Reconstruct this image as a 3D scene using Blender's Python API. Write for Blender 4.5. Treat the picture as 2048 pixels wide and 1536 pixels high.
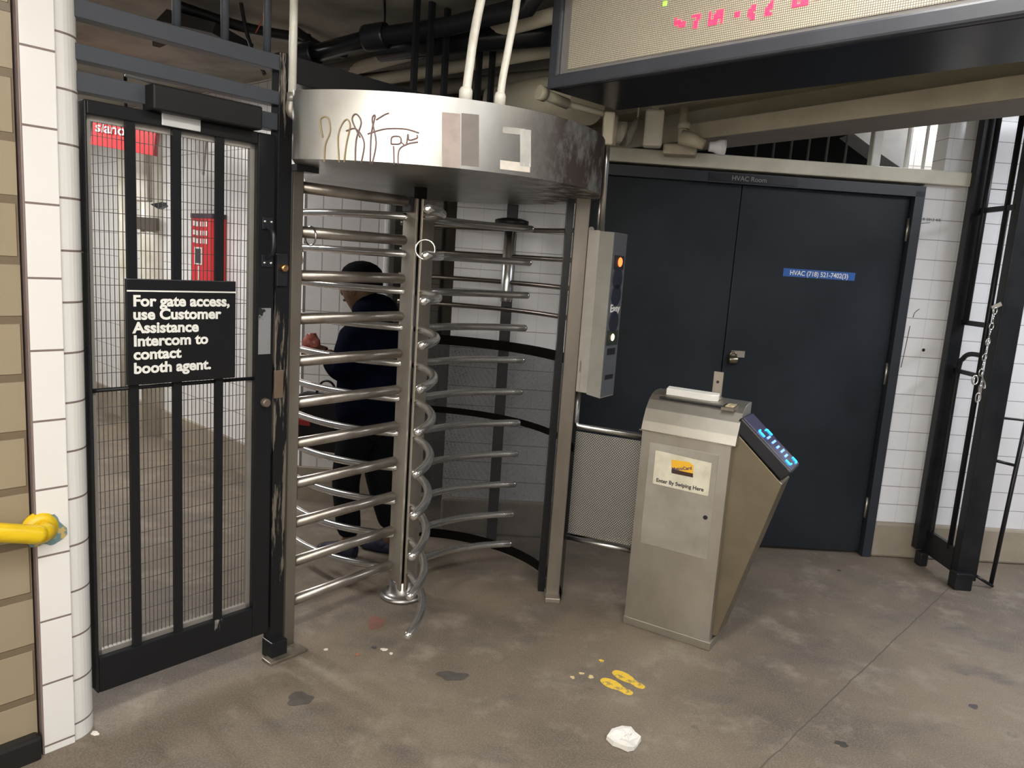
import bpy, bmesh, math, random
from mathutils import Vector as V, Matrix
S = bpy.context.scene
for o in list(bpy.data.objects): bpy.data.objects.remove(o)
random.seed(7)
# ------------------------------------------------------------------ camera
W_, H_ = 2048, 1536
FPX, CAMH = 1500.0, 1.52
_d = V((398.0-1024, 10000.0-768, FPX)).normalized()          # world down seen from the camera (x right, y down, z forward)
_f = (V((0, 0, 1)) - _d*_d.z).normalized(); _r = _d.cross(_f); _u = -_d
ROT = Matrix((_r, _f, _u))                                     # camera -> world
C0 = V((0, 0, CAMH))
cam_d = bpy.data.cameras.new('camera'); cam = bpy.data.objects.new('camera', cam_d)
S.collection.objects.link(cam); S.camera = cam
cam_d.sensor_width = 36; cam_d.lens = 36*FPX/W_; cam_d.clip_start = .02
cam.matrix_world = Matrix.Translation(C0) @ (ROT @ Matrix(((1,0,0),(0,-1,0),(0,0,-1)))).to_4x4()
# ------------------------------------------------------------------ world, light, exposure
S.view_settings.view_transform = 'Standard'; S.view_settings.look = 'None'
S.view_settings.gamma = 1; S.view_settings.exposure = 0.40; S.view_settings.use_curve_mapping = False
wd = bpy.data.worlds.new('world'); S.world = wd; wd.use_nodes = True
wd.node_tree.nodes['Background'].inputs[0].default_value = (.95, .96, 1, 1)
wd.node_tree.nodes['Background'].inputs[1].default_value = .16
def lamp(name, loc, size, size_y, power, col=(1,.97,.92), rz=0, rot=None):
    l = bpy.data.lights.new(name, 'AREA'); l.shape = 'RECTANGLE'; l.size = size; l.size_y = size_y
    l.energy = power; l.color = col
    o = bpy.data.objects.new(name, l); S.collection.objects.link(o); o.location = loc
    o.rotation_euler = rot or (0, 0, rz); return o
GA = math.atan2(.76, .65)                                      # the gate line's heading
lamp('tube_light_hall', (.1, 1.1, 2.72), 2.6, .22, 34, rz=GA)
lamp('tube_light_hall', (1.35, -.6, 2.72), 2.6, .22, 34, rz=GA)
lamp('tube_light_hall', (-.75, -.3, 2.72), 2.6, .22, 24, rz=GA)
lamp('tube_light_side', (3.3, 2.6, 2.72), 2.4, .22, 62, col=(.90,.94,1), rz=GA)
lamp('tube_light_paid', (-2.75, 4.05, 2.42), 1.7, .2, 36, col=(1,.98,.97), rz=GA+math.pi/2)
lamp('tube_light_paid', (-4.4, 5.3, 2.42), 1.4, .2, 34, col=(1,.97,.88), rz=GA+math.pi/2)
lamp('reflection_fill', (-2.1, -.85, 2.40), 5.0, .35, 165, rot=(-math.pi/2, 0, 0))  # added lamp, brightens the wall behind the camera for the canopy's reflection
lamp('stair_light', (2.35, 4.6, 2.75), .4, .15, 7, col=(.97,.98,1))
# ------------------------------------------------------------------ pixel -> place (solving where a seen point stands on a real plane)
def ray(px, py): return ROT @ V(((px-1024)/FPX, (py-768)/FPX, 1.0))
def atz(px, py, z=0.): r = ray(px, py); return C0 + r*((z-CAMH)/r.z)
def aty(px, py, y): r = ray(px, py); return C0 + r*(y/r.y)
def onp(px, py, p, n): r = ray(px, py); return C0 + r*((V(p)-C0).dot(n)/r.dot(n))
def zat(px, py, b): r = ray(px, py); return CAMH + r.z*math.hypot(b[0], b[1])/math.hypot(r.x, r.y)
# ------------------------------------------------------------------ materials
def newmat(n):
    m = bpy.data.materials.new(n); m.use_nodes = True
    nt = m.node_tree; return m, nt, nt.nodes['Principled BSDF']
def nd(nt, t, **k):
    n = nt.nodes.new(t)
    for a, b in k.items():
        if a.startswith('i_'):
            key = a[2:]; n.inputs[int(key) if key.isdigit() else key.replace('_', ' ')].default_value = b
        else: setattr(n, a, b)
    return n
def c4(c): return (c[0], c[1], c[2], 1)
def ramp(nt, a, b, src, ca=(0,0,0), cb=(1,1,1)):
    r = nd(nt, 'ShaderNodeValToRGB'); e = r.color_ramp.elements
    e[0].position = a; e[1].position = b; e[0].color = c4(ca); e[1].color = c4(cb)
    nt.links.new(src, r.inputs[0]); return r.outputs[0]
def mix(nt, f, a, b):
    n = nd(nt, 'ShaderNodeMix', data_type='RGBA')
    for s, i in ((f, 0), (a, 6), (b, 7)):
        if hasattr(s, 'is_linked'): nt.links.new(s, n.inputs[i])
        else: n.inputs[i].default_value = s if i == 0 else c4(s)
    return n.outputs[2]
def noise(nt, vec, scale, detail=4, rough=.6):
    n = nd(nt, 'ShaderNodeTexNoise'); n.inputs['Scale'].default_value = scale; n.inputs['Detail'].default_value = detail
    n.inputs['Roughness'].default_value = rough
    nt.links.new(vec, n.inputs['Vector']); return n.outputs['Fac']
def objvec(nt, scale=(1,1,1)):
    t = nd(nt, 'ShaderNodeTexCoord'); m = nd(nt, 'ShaderNodeMapping'); m.inputs['Scale'].default_value = scale
    nt.links.new(t.outputs['Object'], m.inputs[0]); return m.outputs[0]
def bump(nt, src, b, strength=.3, dist=.01):
    n = nd(nt, 'ShaderNodeBump'); n.inputs['Strength'].default_value = strength; n.inputs['Distance'].default_value = dist
    nt.links.new(src, n.inputs['Height']); nt.links.new(n.outputs[0], b.inputs['Normal'])
def simple(n, col, rough=.5, metal=0., col2=None, scale=6, lo=.4, hi=.65, stretch=(1,1,1), bmp=0, emis=None, es=0, spec=None, bscale=None):
    m, nt, b = newmat(n); b.inputs['Roughness'].default_value = rough; b.inputs['Metallic'].default_value = metal
    b.inputs['Base Color'].default_value = c4(col)
    if spec is not None: b.inputs['Specular IOR Level'].default_value = spec
    v = objvec(nt, stretch); f = noise(nt, v, scale)
    c2 = col2 or tuple(x*.86 for x in col)
    nt.links.new(mix(nt, ramp(nt, lo, hi, f), col, c2), b.inputs['Base Color'])
    if bmp: bump(nt, noise(nt, objvec(nt), bscale or scale*6), b, bmp, .004)
    if emis: b.inputs['Emission Color'].default_value = c4(emis); b.inputs['Emission Strength'].default_value = es
    return m
def painted(n, paint, bare, scale=5, lo=.6, hi=.63, rough=.3, stretch=(1,1,.25), baremetal=.6, barerough=.45, spec=.22):
    m, nt, b = newmat(n); b.inputs['Specular IOR Level'].default_value = spec; f = ramp(nt, lo, hi, noise(nt, objvec(nt, stretch), scale, 6, .65))
    nt.links.new(mix(nt, f, paint, bare), b.inputs['Base Color'])
    mm = nd(nt, 'ShaderNodeMath', operation='MULTIPLY'); nt.links.new(f, mm.inputs[0]); mm.inputs[1].default_value = baremetal
    nt.links.new(mm.outputs[0], b.inputs['Metallic'])
    rr = nd(nt, 'ShaderNodeMapRange'); nt.links.new(f, rr.inputs[0]); rr.inputs[3].default_value = rough; rr.inputs[4].default_value = barerough
    nt.links.new(rr.outputs[0], b.inputs['Roughness']); bump(nt, f, b, .25, -.002); return m
def tile(n, w, h, col, grout, mortar=.003, ox=0, oz=0, offset=0., rough=.18, var=.05, freq=2, bmp=.5, uv='xz', dirt=None, vfaint=0):
    m, nt, b = newmat(n); t = nd(nt, 'ShaderNodeTexCoord'); s = nd(nt, 'ShaderNodeSeparateXYZ'); nt.links.new(t.outputs['Object'], s.inputs[0])
    cb = nd(nt, 'ShaderNodeCombineXYZ')
    for ax, i, off in ((uv[0].upper(), 0, ox), (uv[1].upper(), 1, oz)):
        a = nd(nt, 'ShaderNodeMath', operation='ADD'); a.inputs[1].default_value = off + 40*(w if i == 0 else h)
        nt.links.new(s.outputs[ax], a.inputs[0]); nt.links.new(a.outputs[0], cb.inputs[i])
    br = nd(nt, 'ShaderNodeTexBrick', offset=offset, offset_frequency=freq)
    br.inputs['Scale'].default_value = 1; br.inputs['Mortar Size'].default_value = mortar; br.inputs['Mortar Smooth'].default_value = .2
    br.inputs['Brick Width'].default_value = w; br.inputs['Row Height'].default_value = h; br.inputs['Bias'].default_value = 0
    br.inputs['Color1'].default_value = c4(col); br.inputs['Color2'].default_value = c4(tuple(x*(1-var) for x in col)); br.inputs['Mortar'].default_value = c4(grout)
    nt.links.new(cb.outputs[0], br.inputs[0])
    f = ramp(nt, .5, .78, noise(nt, objvec(nt), 2.2, 7, .7))
    nt.links.new(mix(nt, f, br.outputs[0], dirt or tuple(x*.8 for x in col)) if dirt else br.outputs[0], b.inputs['Base Color'])
    if dirt:
        mm = mix(nt, ramp(nt, .5, .8, noise(nt, objvec(nt), 2.2, 7, .7), (0,0,0), (.5,.5,.5)), (1,1,1), dirt)
        ml = nd(nt, 'ShaderNodeMix', data_type='RGBA', blend_type='MULTIPLY'); ml.inputs[0].default_value = 1
        nt.links.new(br.outputs[0], ml.inputs[6]); nt.links.new(mm, ml.inputs[7]); nt.links.new(ml.outputs[2], b.inputs['Base Color'])
    if vfaint:
        b2 = nd(nt, 'ShaderNodeTexBrick', offset=0.); b2.inputs['Scale'].default_value = 1; b2.inputs['Mortar Size'].default_value = .0018; b2.inputs['Brick Width'].default_value = vfaint; b2.inputs['Row Height'].default_value = 50
        b2.inputs['Color1'].default_value = (1,1,1,1); b2.inputs['Color2'].default_value = (.975,.975,.975,1); b2.inputs['Mortar'].default_value = (.84,.83,.83,1); nt.links.new(cb.outputs[0], b2.inputs[0])
        ml2 = nd(nt, 'ShaderNodeMix', data_type='RGBA', blend_type='MULTIPLY'); ml2.inputs[0].default_value = 1
        nt.links.new(b.inputs['Base Color'].links[0].from_socket, ml2.inputs[6]); nt.links.new(b2.outputs[0], ml2.inputs[7]); nt.links.new(ml2.outputs[2], b.inputs['Base Color'])
    b.inputs['Roughness'].default_value = rough
    iv = nd(nt, 'ShaderNodeMath', operation='SUBTRACT'); iv.inputs[0].default_value = 1; nt.links.new(br.outputs['Fac'], iv.inputs[1])
    bump(nt, iv.outputs[0], b, bmp, .003); return m
def perforated(n, col, pitch=.011, hole=.36, rough=.4, metal=.8, uv='xz'):
    m, nt, b = newmat(n); b.inputs['Base Color'].default_value = c4(col); b.inputs['Roughness'].default_value = rough; b.inputs['Metallic'].default_value = metal
    t = nd(nt, 'ShaderNodeTexCoord'); s = nd(nt, 'ShaderNodeSeparateXYZ')
    nt.links.new(t.outputs['UV' if uv == 'uv' else 'Object'], s.inputs[0])
    d = []
    ax = ('X', 'Y') if uv == 'uv' else ('X', 'Z')
    for sg in (1, -1):
        a = nd(nt, 'ShaderNodeMath', operation='MULTIPLY_ADD'); nt.links.new(s.outputs[ax[0]], a.inputs[0]); a.inputs[1].default_value = sg
        nt.links.new(s.outputs[ax[1]], a.inputs[2])
        p = nd(nt, 'ShaderNodeMath', operation='MULTIPLY'); nt.links.new(a.outputs[0], p.inputs[0]); p.inputs[1].default_value = .7071/pitch
        q = nd(nt, 'ShaderNodeMath', operation='FRACT'); nt.links.new(p.outputs[0], q.inputs[0])
        r = nd(nt, 'ShaderNodeMath', operation='SUBTRACT'); nt.links.new(q.outputs[0], r.inputs[0]); r.inputs[1].default_value = .5
        k = nd(nt, 'ShaderNodeMath', operation='POWER'); ab = nd(nt, 'ShaderNodeMath', operation='ABSOLUTE'); nt.links.new(r.outputs[0], ab.inputs[0])
        nt.links.new(ab.outputs[0], k.inputs[0]); k.inputs[1].default_value = 2; d.append(k.outputs[0])
    ad = nd(nt, 'ShaderNodeMath', operation='ADD'); nt.links.new(d[0], ad.inputs[0]); nt.links.new(d[1], ad.inputs[1])
    g = nd(nt, 'ShaderNodeMath', operation='GREATER_THAN'); nt.links.new(ad.outputs[0], g.inputs[0]); g.inputs[1].default_value = hole*hole
    nt.links.new(g.outputs[0], b.inputs['Alpha']); return m
# ------------------------------------------------------------------ mesh building
class MB:
    def __init__(s): s.bm = bmesh.new(); s.uv = None
    def box(s, c, sx, sy, sz, ax=(1,0,0), up=(0,0,1), bev=0):
        x = V(ax).normalized(); z = V(up).normalized(); y = z.cross(x).normalized(); z = x.cross(y).normalized()
        vs = [s.bm.verts.new(V(c)+x*(i*sx/2)+y*(j*sy/2)+z*(k*sz/2)) for i in (-1,1) for j in (-1,1) for k in (-1,1)]
        fs = [s.bm.faces.new([vs[i] for i in q]) for q in ((0,1,3,2),(4,6,7,5),(0,4,5,1),(2,3,7,6),(0,2,6,4),(1,5,7,3))]
        if bev:
            es = list({e for f in fs for e in f.edges})
            bmesh.ops.bevel(s.bm, geom=es, offset=bev, segments=2, affect='EDGES', profile=.5)
        return s
    def span(s, a, b, w, h, up=(0,0,1), bev=0):                  # bar from a to b, w across, h along up
        a, b = V(a), V(b); d = b-a
        return s.box((a+b)/2, d.length, w, h, d, up if abs(d.normalized().dot(V(up).normalized())) < .98 else (0,1,0), bev)
    def prism(s, pts, d, bev=0):                                 # polygon pts (3D) pushed along d
        d = V(d); a = [s.bm.verts.new(V(p)) for p in pts]; b = [s.bm.verts.new(V(p)+d) for p in pts]; n = len(pts)
        fs = [s.bm.faces.new(a), s.bm.faces.new(b[::-1])] + [s.bm.faces.new((a[(i+1)%n], a[i], b[i], b[(i+1)%n])) for i in range(n)]
        bmesh.ops.recalc_face_normals(s.bm, faces=fs)
        if bev: bmesh.ops.bevel(s.bm, geom=list({e for f in fs for e in f.edges}), offset=bev, segments=2, affect='EDGES', profile=.5)
        return s
    def tube(s, pts, r, n=12, cap=True, ball=0, closed=False):
        pts = [V(p) for p in pts]; rr = r if isinstance(r, (list, tuple)) else [r]*len(pts); rings = []; N = len(pts); px = None
        for i, p in enumerate(pts):
            t = (pts[(i+1)%N]-pts[i-1]) if closed else (pts[min(i+1,N-1)]-pts[max(i-1,0)])
            t.normalize()
            if px is None: px = t.orthogonal().normalized()
            px = (px - t*px.dot(t)).normalized(); py = t.cross(px)
            rings.append([s.bm.verts.new(p+(px*math.cos(2*math.pi*k/n)+py*math.sin(2*math.pi*k/n))*rr[i]) for k in range(n)])
        m = N if closed else N-1
        for i in range(m):
            A, B = rings[i], rings[(i+1)%N]
            for k in range(n):
                f = s.bm.faces.new((A[k], A[(k+1)%n], B[(k+1)%n], B[k])); f.smooth = True
        if cap and not closed: s.bm.faces.new(rings[0][::-1]); s.bm.faces.new(rings[-1])
        if ball: s.ball(pts[-1], ball)
        return s
    def ball(s, c, r, sc=(1,1,1), seg=14):
        q = bmesh.ops.create_uvsphere(s.bm, u_segments=seg, v_segments=seg//2+2, radius=r, matrix=Matrix.Translation(V(c)) @ Matrix.Diagonal((*sc,1)))
        for v in q['verts']:
            for f in v.link_faces: f.smooth = True
        return s
    def lathe(s, prof, c, ax=(0,0,1), n=24):
        z = V(ax).normalized(); x = z.orthogonal().normalized(); y = z.cross(x); rings = []
        for r, h in prof: rings.append([s.bm.verts.new(V(c)+z*h+(x*math.cos(2*math.pi*k/n)+y*math.sin(2*math.pi*k/n))*max(r,1e-4)) for k in range(n)])
        for A, B in zip(rings, rings[1:]):
            for k in range(n): s.bm.faces.new((A[k], A[(k+1)%n], B[(k+1)%n], B[k])).smooth = True
        s.bm.faces.new(rings[0][::-1]); s.bm.faces.new(rings[-1]); return s
    def sheet(s, rows, thick=0, closed=False, smooth=True):      # grid of points
        g = [[s.bm.verts.new(V(p)) for p in r] for r in rows]; fs = []
        for a, b in zip(g, g[1:]):
            for i in range(len(a)-1):
                f = s.bm.faces.new((a[i], a[i+1], b[i+1], b[i])); f.smooth = smooth; fs.append(f)
        if thick: bmesh.ops.solidify(s.bm, geom=fs, thickness=thick)
        return s
    def poly(s, pts): s.bm.faces.new([s.bm.verts.new(V(p)) for p in pts]); return s
    def build(s, name, mat, parent=None, origin=None, axes=None, recalc=True, **tg):
        # origin / axes give the object its own frame (so textures run along it)
        if recalc: bmesh.ops.recalc_face_normals(s.bm, faces=s.bm.faces[:])
        M = Matrix.Identity(4)
        if axes:
            x = V(axes).normalized(); M = Matrix((x, V((0,0,1)).cross(x), V((0,0,1)))).transposed().to_4x4()
        if origin is not None: M = Matrix.Translation(V(origin)) @ M
        elif parent is None and not axes:
            cs = [v.co for v in s.bm.verts]
            M = Matrix.Translation(V(((min(c.x for c in cs)+max(c.x for c in cs))/2, (min(c.y for c in cs)+max(c.y for c in cs))/2, min(c.z for c in cs))))
        s.bm.transform(M.inverted()); me = bpy.data.meshes.new(name); s.bm.to_mesh(me); s.bm.free()
        o = bpy.data.objects.new(name, me); S.collection.objects.link(o)
        for m in (mat if isinstance(mat, (list, tuple)) else [mat]): me.materials.append(m)
        o.matrix_world = M
        if parent: adopt(o, parent, M)
        for k, v in tg.items(): o[k] = v
        return o
WM = {}
def adopt(o, parent, M):
    P = WM.get(parent.name, parent.matrix_basis.copy())
    o.parent = parent; o.matrix_parent_inverse = P.inverted(); o.matrix_basis = M; WM[o.name] = M.copy()
def thing(name, loc, label, cat, group=None):
    o = bpy.data.objects.new(name, None); S.collection.objects.link(o); o.location = loc; o.empty_display_size = .1
    o['label'] = label; o['category'] = cat
    if group: o['group'] = group
    WM[o.name] = Matrix.Translation(V(loc)); return o
def struct(o): o['kind'] = 'structure'; return o
def text(name, s, size, org, ax, up, mat, parent, bold=.0, extr=.0008, sx=1., align='LEFT', space=1.):
    cu = bpy.data.curves.new(name, 'FONT'); cu.body = s; cu.size = size; cu.extrude = extr; cu.offset = bold; cu.align_x = align; cu.space_line = space; cu.resolution_u = 4
    t = bpy.data.objects.new('tmp', cu); S.collection.objects.link(t); bpy.context.view_layer.update()
    me = bpy.data.meshes.new_from_object(t.evaluated_get(bpy.context.evaluated_depsgraph_get())); bpy.data.objects.remove(t)
    x = V(ax).normalized(); u = V(up).normalized(); z = x.cross(u).normalized(); u = z.cross(x)
    me.transform(Matrix.Translation(V(org)) @ Matrix((x*sx, u, z)).transposed().to_4x4())
    me.materials.clear(); me.materials.append(mat); me.name = name
    o = bpy.data.objects.new(name, me); S.collection.objects.link(o)
    if parent: adopt(o, parent, Matrix.Identity(4))
    return o
def arc(c, r, a0, a1, n, z=None, ax=(1,0,0), ay=(0,1,0)):
    return [V(c)+V(ax)*(r*math.cos(math.radians(a0+(a1-a0)*i/n)))+V(ay)*(r*math.sin(math.radians(a0+(a1-a0)*i/n))) for i in range(n+1)]
def bez(p, n=12):                                                # smooth polyline through p
    p = [V(q) for q in p]; out = []
    for i in range(len(p)-1):
        a, b, c, d = p[max(i-1,0)], p[i], p[i+1], p[min(i+2,len(p)-1)]
        for k in range(n):
            t = k/n; out.append(.5*((2*b)+(c-a)*t+(2*a-5*b+4*c-d)*t*t+(3*b-a-3*c+d)*t**3))
    return out+[p[-1]]
# ------------------------------------------------------------------ material library
STEEL = simple('brushed_steel', (.50,.485,.455), .34, 1., (.36,.34,.31), 7, .35, .7, (1,1,.5))
TUBE = simple('polished_steel', (.70,.69,.67), .21, .9, (.56,.55,.525), 9, .4, .7)
POST = simple('brown_worn_steel', (.20,.175,.145), .42, .35, (.14,.12,.095), 5, .35, .65, (1,1,.3))
WORN = simple('worn_steel', (.41,.375,.325), .42, .65, (.30,.26,.21), 6, .35, .65, (1,1,.35))
KST = simple('kiosk_steel', (.52,.50,.455), .38, .85, (.38,.35,.29), 4, .35, .7, (1,1,.6))
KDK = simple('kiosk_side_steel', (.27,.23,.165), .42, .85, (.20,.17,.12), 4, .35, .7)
BLACK = painted('black_gate_paint', (.012,.0125,.014), (.42,.40,.36), 4, .69, .71, .28)
CHIP = painted('chipped_black_paint', (.012,.012,.013), (.25,.22,.18), 9, .505, .53, .25, (1,1,.10))
GREYP = painted('grey_black_paint', (.058,.064,.076), (.5,.5,.5), 9, .74, .76, .45)
CAGE = simple('black_cage_paint', (.010,.011,.013), .35, 0, (.018,.019,.021), 8, spec=.3)
DOORM = simple('blue_black_door_paint', (.022,.028,.035), .45, 0, (.012,.016,.021), 2.2, .35, .7, spec=.25)
DOORF = simple('door_frame_paint', (.028,.033,.042), .4, 0)
CREAM = simple('cream_paint', (.55,.50,.38), .6, 0, (.40,.36,.26), 5, .45, .75, bmp=.3)
CREAMW = simple('pale_cream_paint', (.66,.63,.53), .5, 0, (.52,.49,.40), 5, .45, .75)
WHITEP = simple('white_conduit_paint', (.72,.70,.63), .35, 0, (.55,.52,.44), 8, .5, .75)
GALV = simple('galvanised_conduit', (.6,.6,.58), .3, 1.)
YEL = simple('yellow_paint', (.80,.55,.012), .35, 0, (.68,.44,.01), 8, .45, .7)
BLK = simple('black_plastic', (.012,.013,.018), .35)
SIGNB = simple('black_sign_face', (.008,.008,.009), .3)
WHT = simple('white_letter', (.85,.85,.80), .5)
RED = simple('red_enamel', (.62,.03,.035), .35, 0, (.55,.025,.03))
CHROME = simple('chrome', (.8,.8,.78), .12, 1.)
DARKM = simple('dark_metal', (.03,.03,.032), .4, .5)
CONC = simple('concrete_base', (.36,.31,.24), .75, 0, (.26,.22,.17), 3, .35, .7, bmp=.4)
CEIL = simple('sooty_ceiling', (.36,.335,.28), .85, 0, (.13,.122,.105), 1.9, .42, .72, bmp=.6, bscale=14)
WTILE = (.80,.785,.76)
# ------------------------------------------------------------------ setting
G = V((.65,.76,0)).normalized(); GN = V((G.y,-G.x,0))           # gate line, its normal towards the hall
GP = V((-.827,2.603,0))                                         # foot of the gate post on the gate line
def gl(t, off=0., z=0.): return GP+G*t+GN*off+V((0,0,z))
def gpx(px, py, off=0.):                                        # (t, z) of a seen point in the gate plane
    p = onp(px, py, GP+GN*off, GN); q = p-GP; return q.dot(G), p.z
WN = V((-.033,1,0)).normalized(); WX = V((WN.y,-WN.x,0)); WP = V((2.111,4.115,0))   # wall with the double door
def wl(x, z=0., off=0.):                                        # point on that wall at world x; off = towards the hall
    p = WP+WX*((x-WP.x)/WX.x); return p-WN*off+V((0,0,z))
def floor_mat():
    m, nt, b = newmat('stained_concrete_floor'); v = objvec(nt)
    base = mix(nt, ramp(nt, .36, .66, noise(nt, v, 1.3, 8, .62)), (.205,.160,.116), (.105,.083,.064))
    base = mix(nt, ramp(nt, .52, .72, noise(nt, v, 4.5, 8, .7)), base, (.27,.23,.18))
    base = mix(nt, ramp(nt, .56, .70, noise(nt, objvec(nt, (1,1.7,1)), 2.6, 5, .55)), base, (.105,.088,.078))
    base = mix(nt, ramp(nt, .64, .73, noise(nt, v, 8, 5, .6), (0,0,0), (.6,.6,.6)), base, (.062,.051,.043))
    sp = mix(nt, ramp(nt, .45, .75, noise(nt, v, 160, 3, .7), (0,0,0), (.5,.5,.5)), base, (.36,.32,.26))
    # joint line across the slab
    a, c = atz(1500, 1555), atz(1830, 1240); d = (c-a).normalized(); n = V((-d.y, d.x, 0)); k = -n.dot(a)
    t = nd(nt, 'ShaderNodeTexCoord'); dp = nd(nt, 'ShaderNodeVectorMath', operation='DOT_PRODUCT'); dp.inputs[1].default_value = n
    wob = nd(nt, 'ShaderNodeMath', operation='MULTIPLY_ADD'); nt.links.new(noise(nt, v, 6, 3), wob.inputs[0]); wob.inputs[1].default_value = .02; wob.inputs[2].default_value = k-.01
    nt.links.new(t.outputs['Object'], dp.inputs[0])
    ad = nd(nt, 'ShaderNodeMath', operation='ADD'); nt.links.new(dp.outputs['Value'], ad.inputs[0]); nt.links.new(wob.outputs[0], ad.inputs[1])
    ab = nd(nt, 'ShaderNodeMath', operation='ABSOLUTE'); nt.links.new(ad.outputs[0], ab.inputs[0])
    ln = ramp(nt, .0015, .004, ab.outputs[0], (1,1,1), (0,0,0))
    fin = mix(nt, ln, sp, (.09,.075,.06)); nt.links.new(fin, b.inputs['Base Color'])
    b.inputs['Roughness'].default_value = .62
    h = nd(nt, 'ShaderNodeMath', operation='SUBTRACT'); nt.links.new(noise(nt, v, 60, 5, .7), h.inputs[0]); nt.links.new(ln, h.inputs[1]); bump(nt, h.outputs[0], b, .28, .004)
    return m
struct(MB().box((0,3,-.1), 14, 14, .2).build('floor', floor_mat(), origin=(0,0,0)))
struct(MB().box((0,3,2.95), 14, 14, .2).build('ceiling', CEIL, origin=(0,0,2.85)))
struct(MB().box(gl(1.2,-3.55,2.675), 12, 8.8, .35, G).build('ceiling_soffit', CEIL, origin=gl(0,0,2.5), axes=G))
struct(MB().box((-2.2,-1.76,1.42), 6.4, .12, 2.86).build('wall_reflected', tile('white_reflector_tile', .2, .1, (.80,.79,.76), (.4,.37,.36), .003), origin=(0,-1.7,0), axes=(1,0,0)))  # unseen wall added behind the camera, sized for the canopy to mirror
# left wall: beige block beyond a column of white glazed tile with a round nose
zj = zat(60, 255, (-1.33,2.03)); OFF = .03
def pl(t, off=0, z=0): return gl(t, OFF+off, z)
tL = (gpx(50, 640, OFF)[0]+gpx(85,1490,OFF)[0])/2; tB = gpx(127, 640, OFF)[0]; tE = gpx(165, 640, OFF)[0]+.024; rB = .075
BEIGE = tile('beige_glazed_block', .40, .157, (.335,.275,.185), (.17,.13,.085), .012, 0, -zat(30,400,(-1.4,1.97)), .5, .32, .06, bmp=.8)
struct(MB().box(pl(tL-.006-1.2, -.16, 1.4), 2.4, .3, 2.8, G).build('wall_left', BEIGE, origin=pl(tL, 0, 0), axes=G))
struct(MB().box(pl(tL-.006-1.2, -.005, .03), 2.4, .06, .085, G, bev=.01).build('baseboard_left', simple('black_base', (.012,.012,.012), .4)))
FT_ = tile('white_wall_tile', tB-tL+.004, .1955, WTILE, (.22,.17,.16), .0032, -.002, -zj, 0, .15, .02, bmp=.5)
struct(MB().box(pl(tB-.001, -.08, 1.4), .02, .156, 2.8, G).build('trim_9', simple('dark_grout', (.16,.12,.115), .8)))
struct(MB().box(pl((tL+tB-.004)/2, -.07, 1.4), tB-tL-.004, .16, 2.8, G, bev=.002).build('trim_1', FT_, origin=pl(tL,0,0), axes=G))
zb = zat(170, 400, (-1.25,2.1))
BN = tile('white_nose_tile', 9, .1415, WTILE, (.22,.17,.16), .0032, 4, -zb, 0, .12, .02, bmp=.5)
cN = pl(tE-rB, -rB, 0); prof = [pl(tB+.002, 0, 0)] + [cN+G*(rB*math.sin(math.radians(a)))+GN*(rB*math.cos(math.radians(a))) for a in range(0, 91, 9)] + [pl(tE, -.15, 0), pl(tB+.002, -.15, 0)]
o = MB().prism(prof, (0,0,2.8)).build('trim_2', BN, origin=pl(tB,0,0), axes=G); struct(o)
# paid side walls
TB = tile('white_back_tile', .108, .19, (.80,.79,.78), (.40,.37,.36), .003, 0, -.21, 0, .25, .03, dirt=(.72,.66,.58))
Wc, Wd_ = V((-1.26,4.415,0)), V((-.745,.667,0)).normalized(); Wn = V((-Wd_.y*-1, Wd_.x*-1, 0))
Wn = V((-.667,-.745,0)).normalized()
L = 5.2
struct(MB().box(Wc+Wd_*L/2-Wn*.06+V((0,0,1.355)), L, .12, 2.29, Wd_).build('wall_back', TB, origin=Wc, axes=-Wd_))
struct(MB().box(Wc+Wd_*L/2-Wn*.05+V((0,0,.105)), L, .14, .21, Wd_).build('baseboard_back', CONC, origin=Wc, axes=-Wd_))
vE = aty(771, 560, 4.42).x
struct(MB().box(((Wc.x+vE)/2+.01,4.475,1.355), vE-Wc.x-.01, .12, 2.29).build('wall_rear', TB, origin=(Wc.x,4.415,0), axes=(1,0,0)))
struct(MB().box(((Wc.x+vE)/2,4.465,.105), vE-Wc.x, .14, .21).build('baseboard_rear', CONC))
struct(MB().box((vE-.0,4.5,1.4), .035, .19, 2.78, bev=.012).build('trim_3', simple('white_corner_tile', (.84,.84,.84), .1)))
TDK = tile('grey_passage_tile', .2, .19, (.60,.56,.50), (.30,.27,.24), .003, 0, 0, 0, .35, .04)
struct(MB().box((-.3,6.2,1.4), 3.4, .12, 2.8).build('wall_far', TDK))
# right wall with the double door; open grille above the door's lintel
TR = tile('white_square_tile', 9., .1055, (.79,.785,.80), (.36,.34,.35), .0022, 4, -.2045, 0, .16, .0, dirt=(.86,.80,.74), vfaint=.106)
xd0, xd1, zd, zt = .315, 2.105, 2.057, 2.07
for k, (x0, x1, z0, z1) in enumerate(((-.35, xd0-.003, .205, 2.07), (xd1+.003, 4.6, .205, 2.07))):
    struct(MB().box((wl((x0+x1)/2, (z0+z1)/2, -.06)), x1-x0, .12, z1-z0, WX).build('wall_right', TR, origin=wl(0), axes=WX))
struct(MB().box(wl(3.4, 2.46, -.06), 2.4, .12, .77, WX).build('wall_upper', TR, origin=wl(0), axes=WX))
for x0, x1 in ((-.35, xd0-.003), (xd1+.003, 4.6)):
    struct(MB().box(wl((x0+x1)/2, .1025, -.05), x1-x0, .14, .205, WX, bev=.015).build('baseboard_right', CONC))
struct(MB().box(wl(.98, 2.107, -.04), 2.85, .16, .072, WX, bev=.006).build('trim_4', CREAMW))
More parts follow.
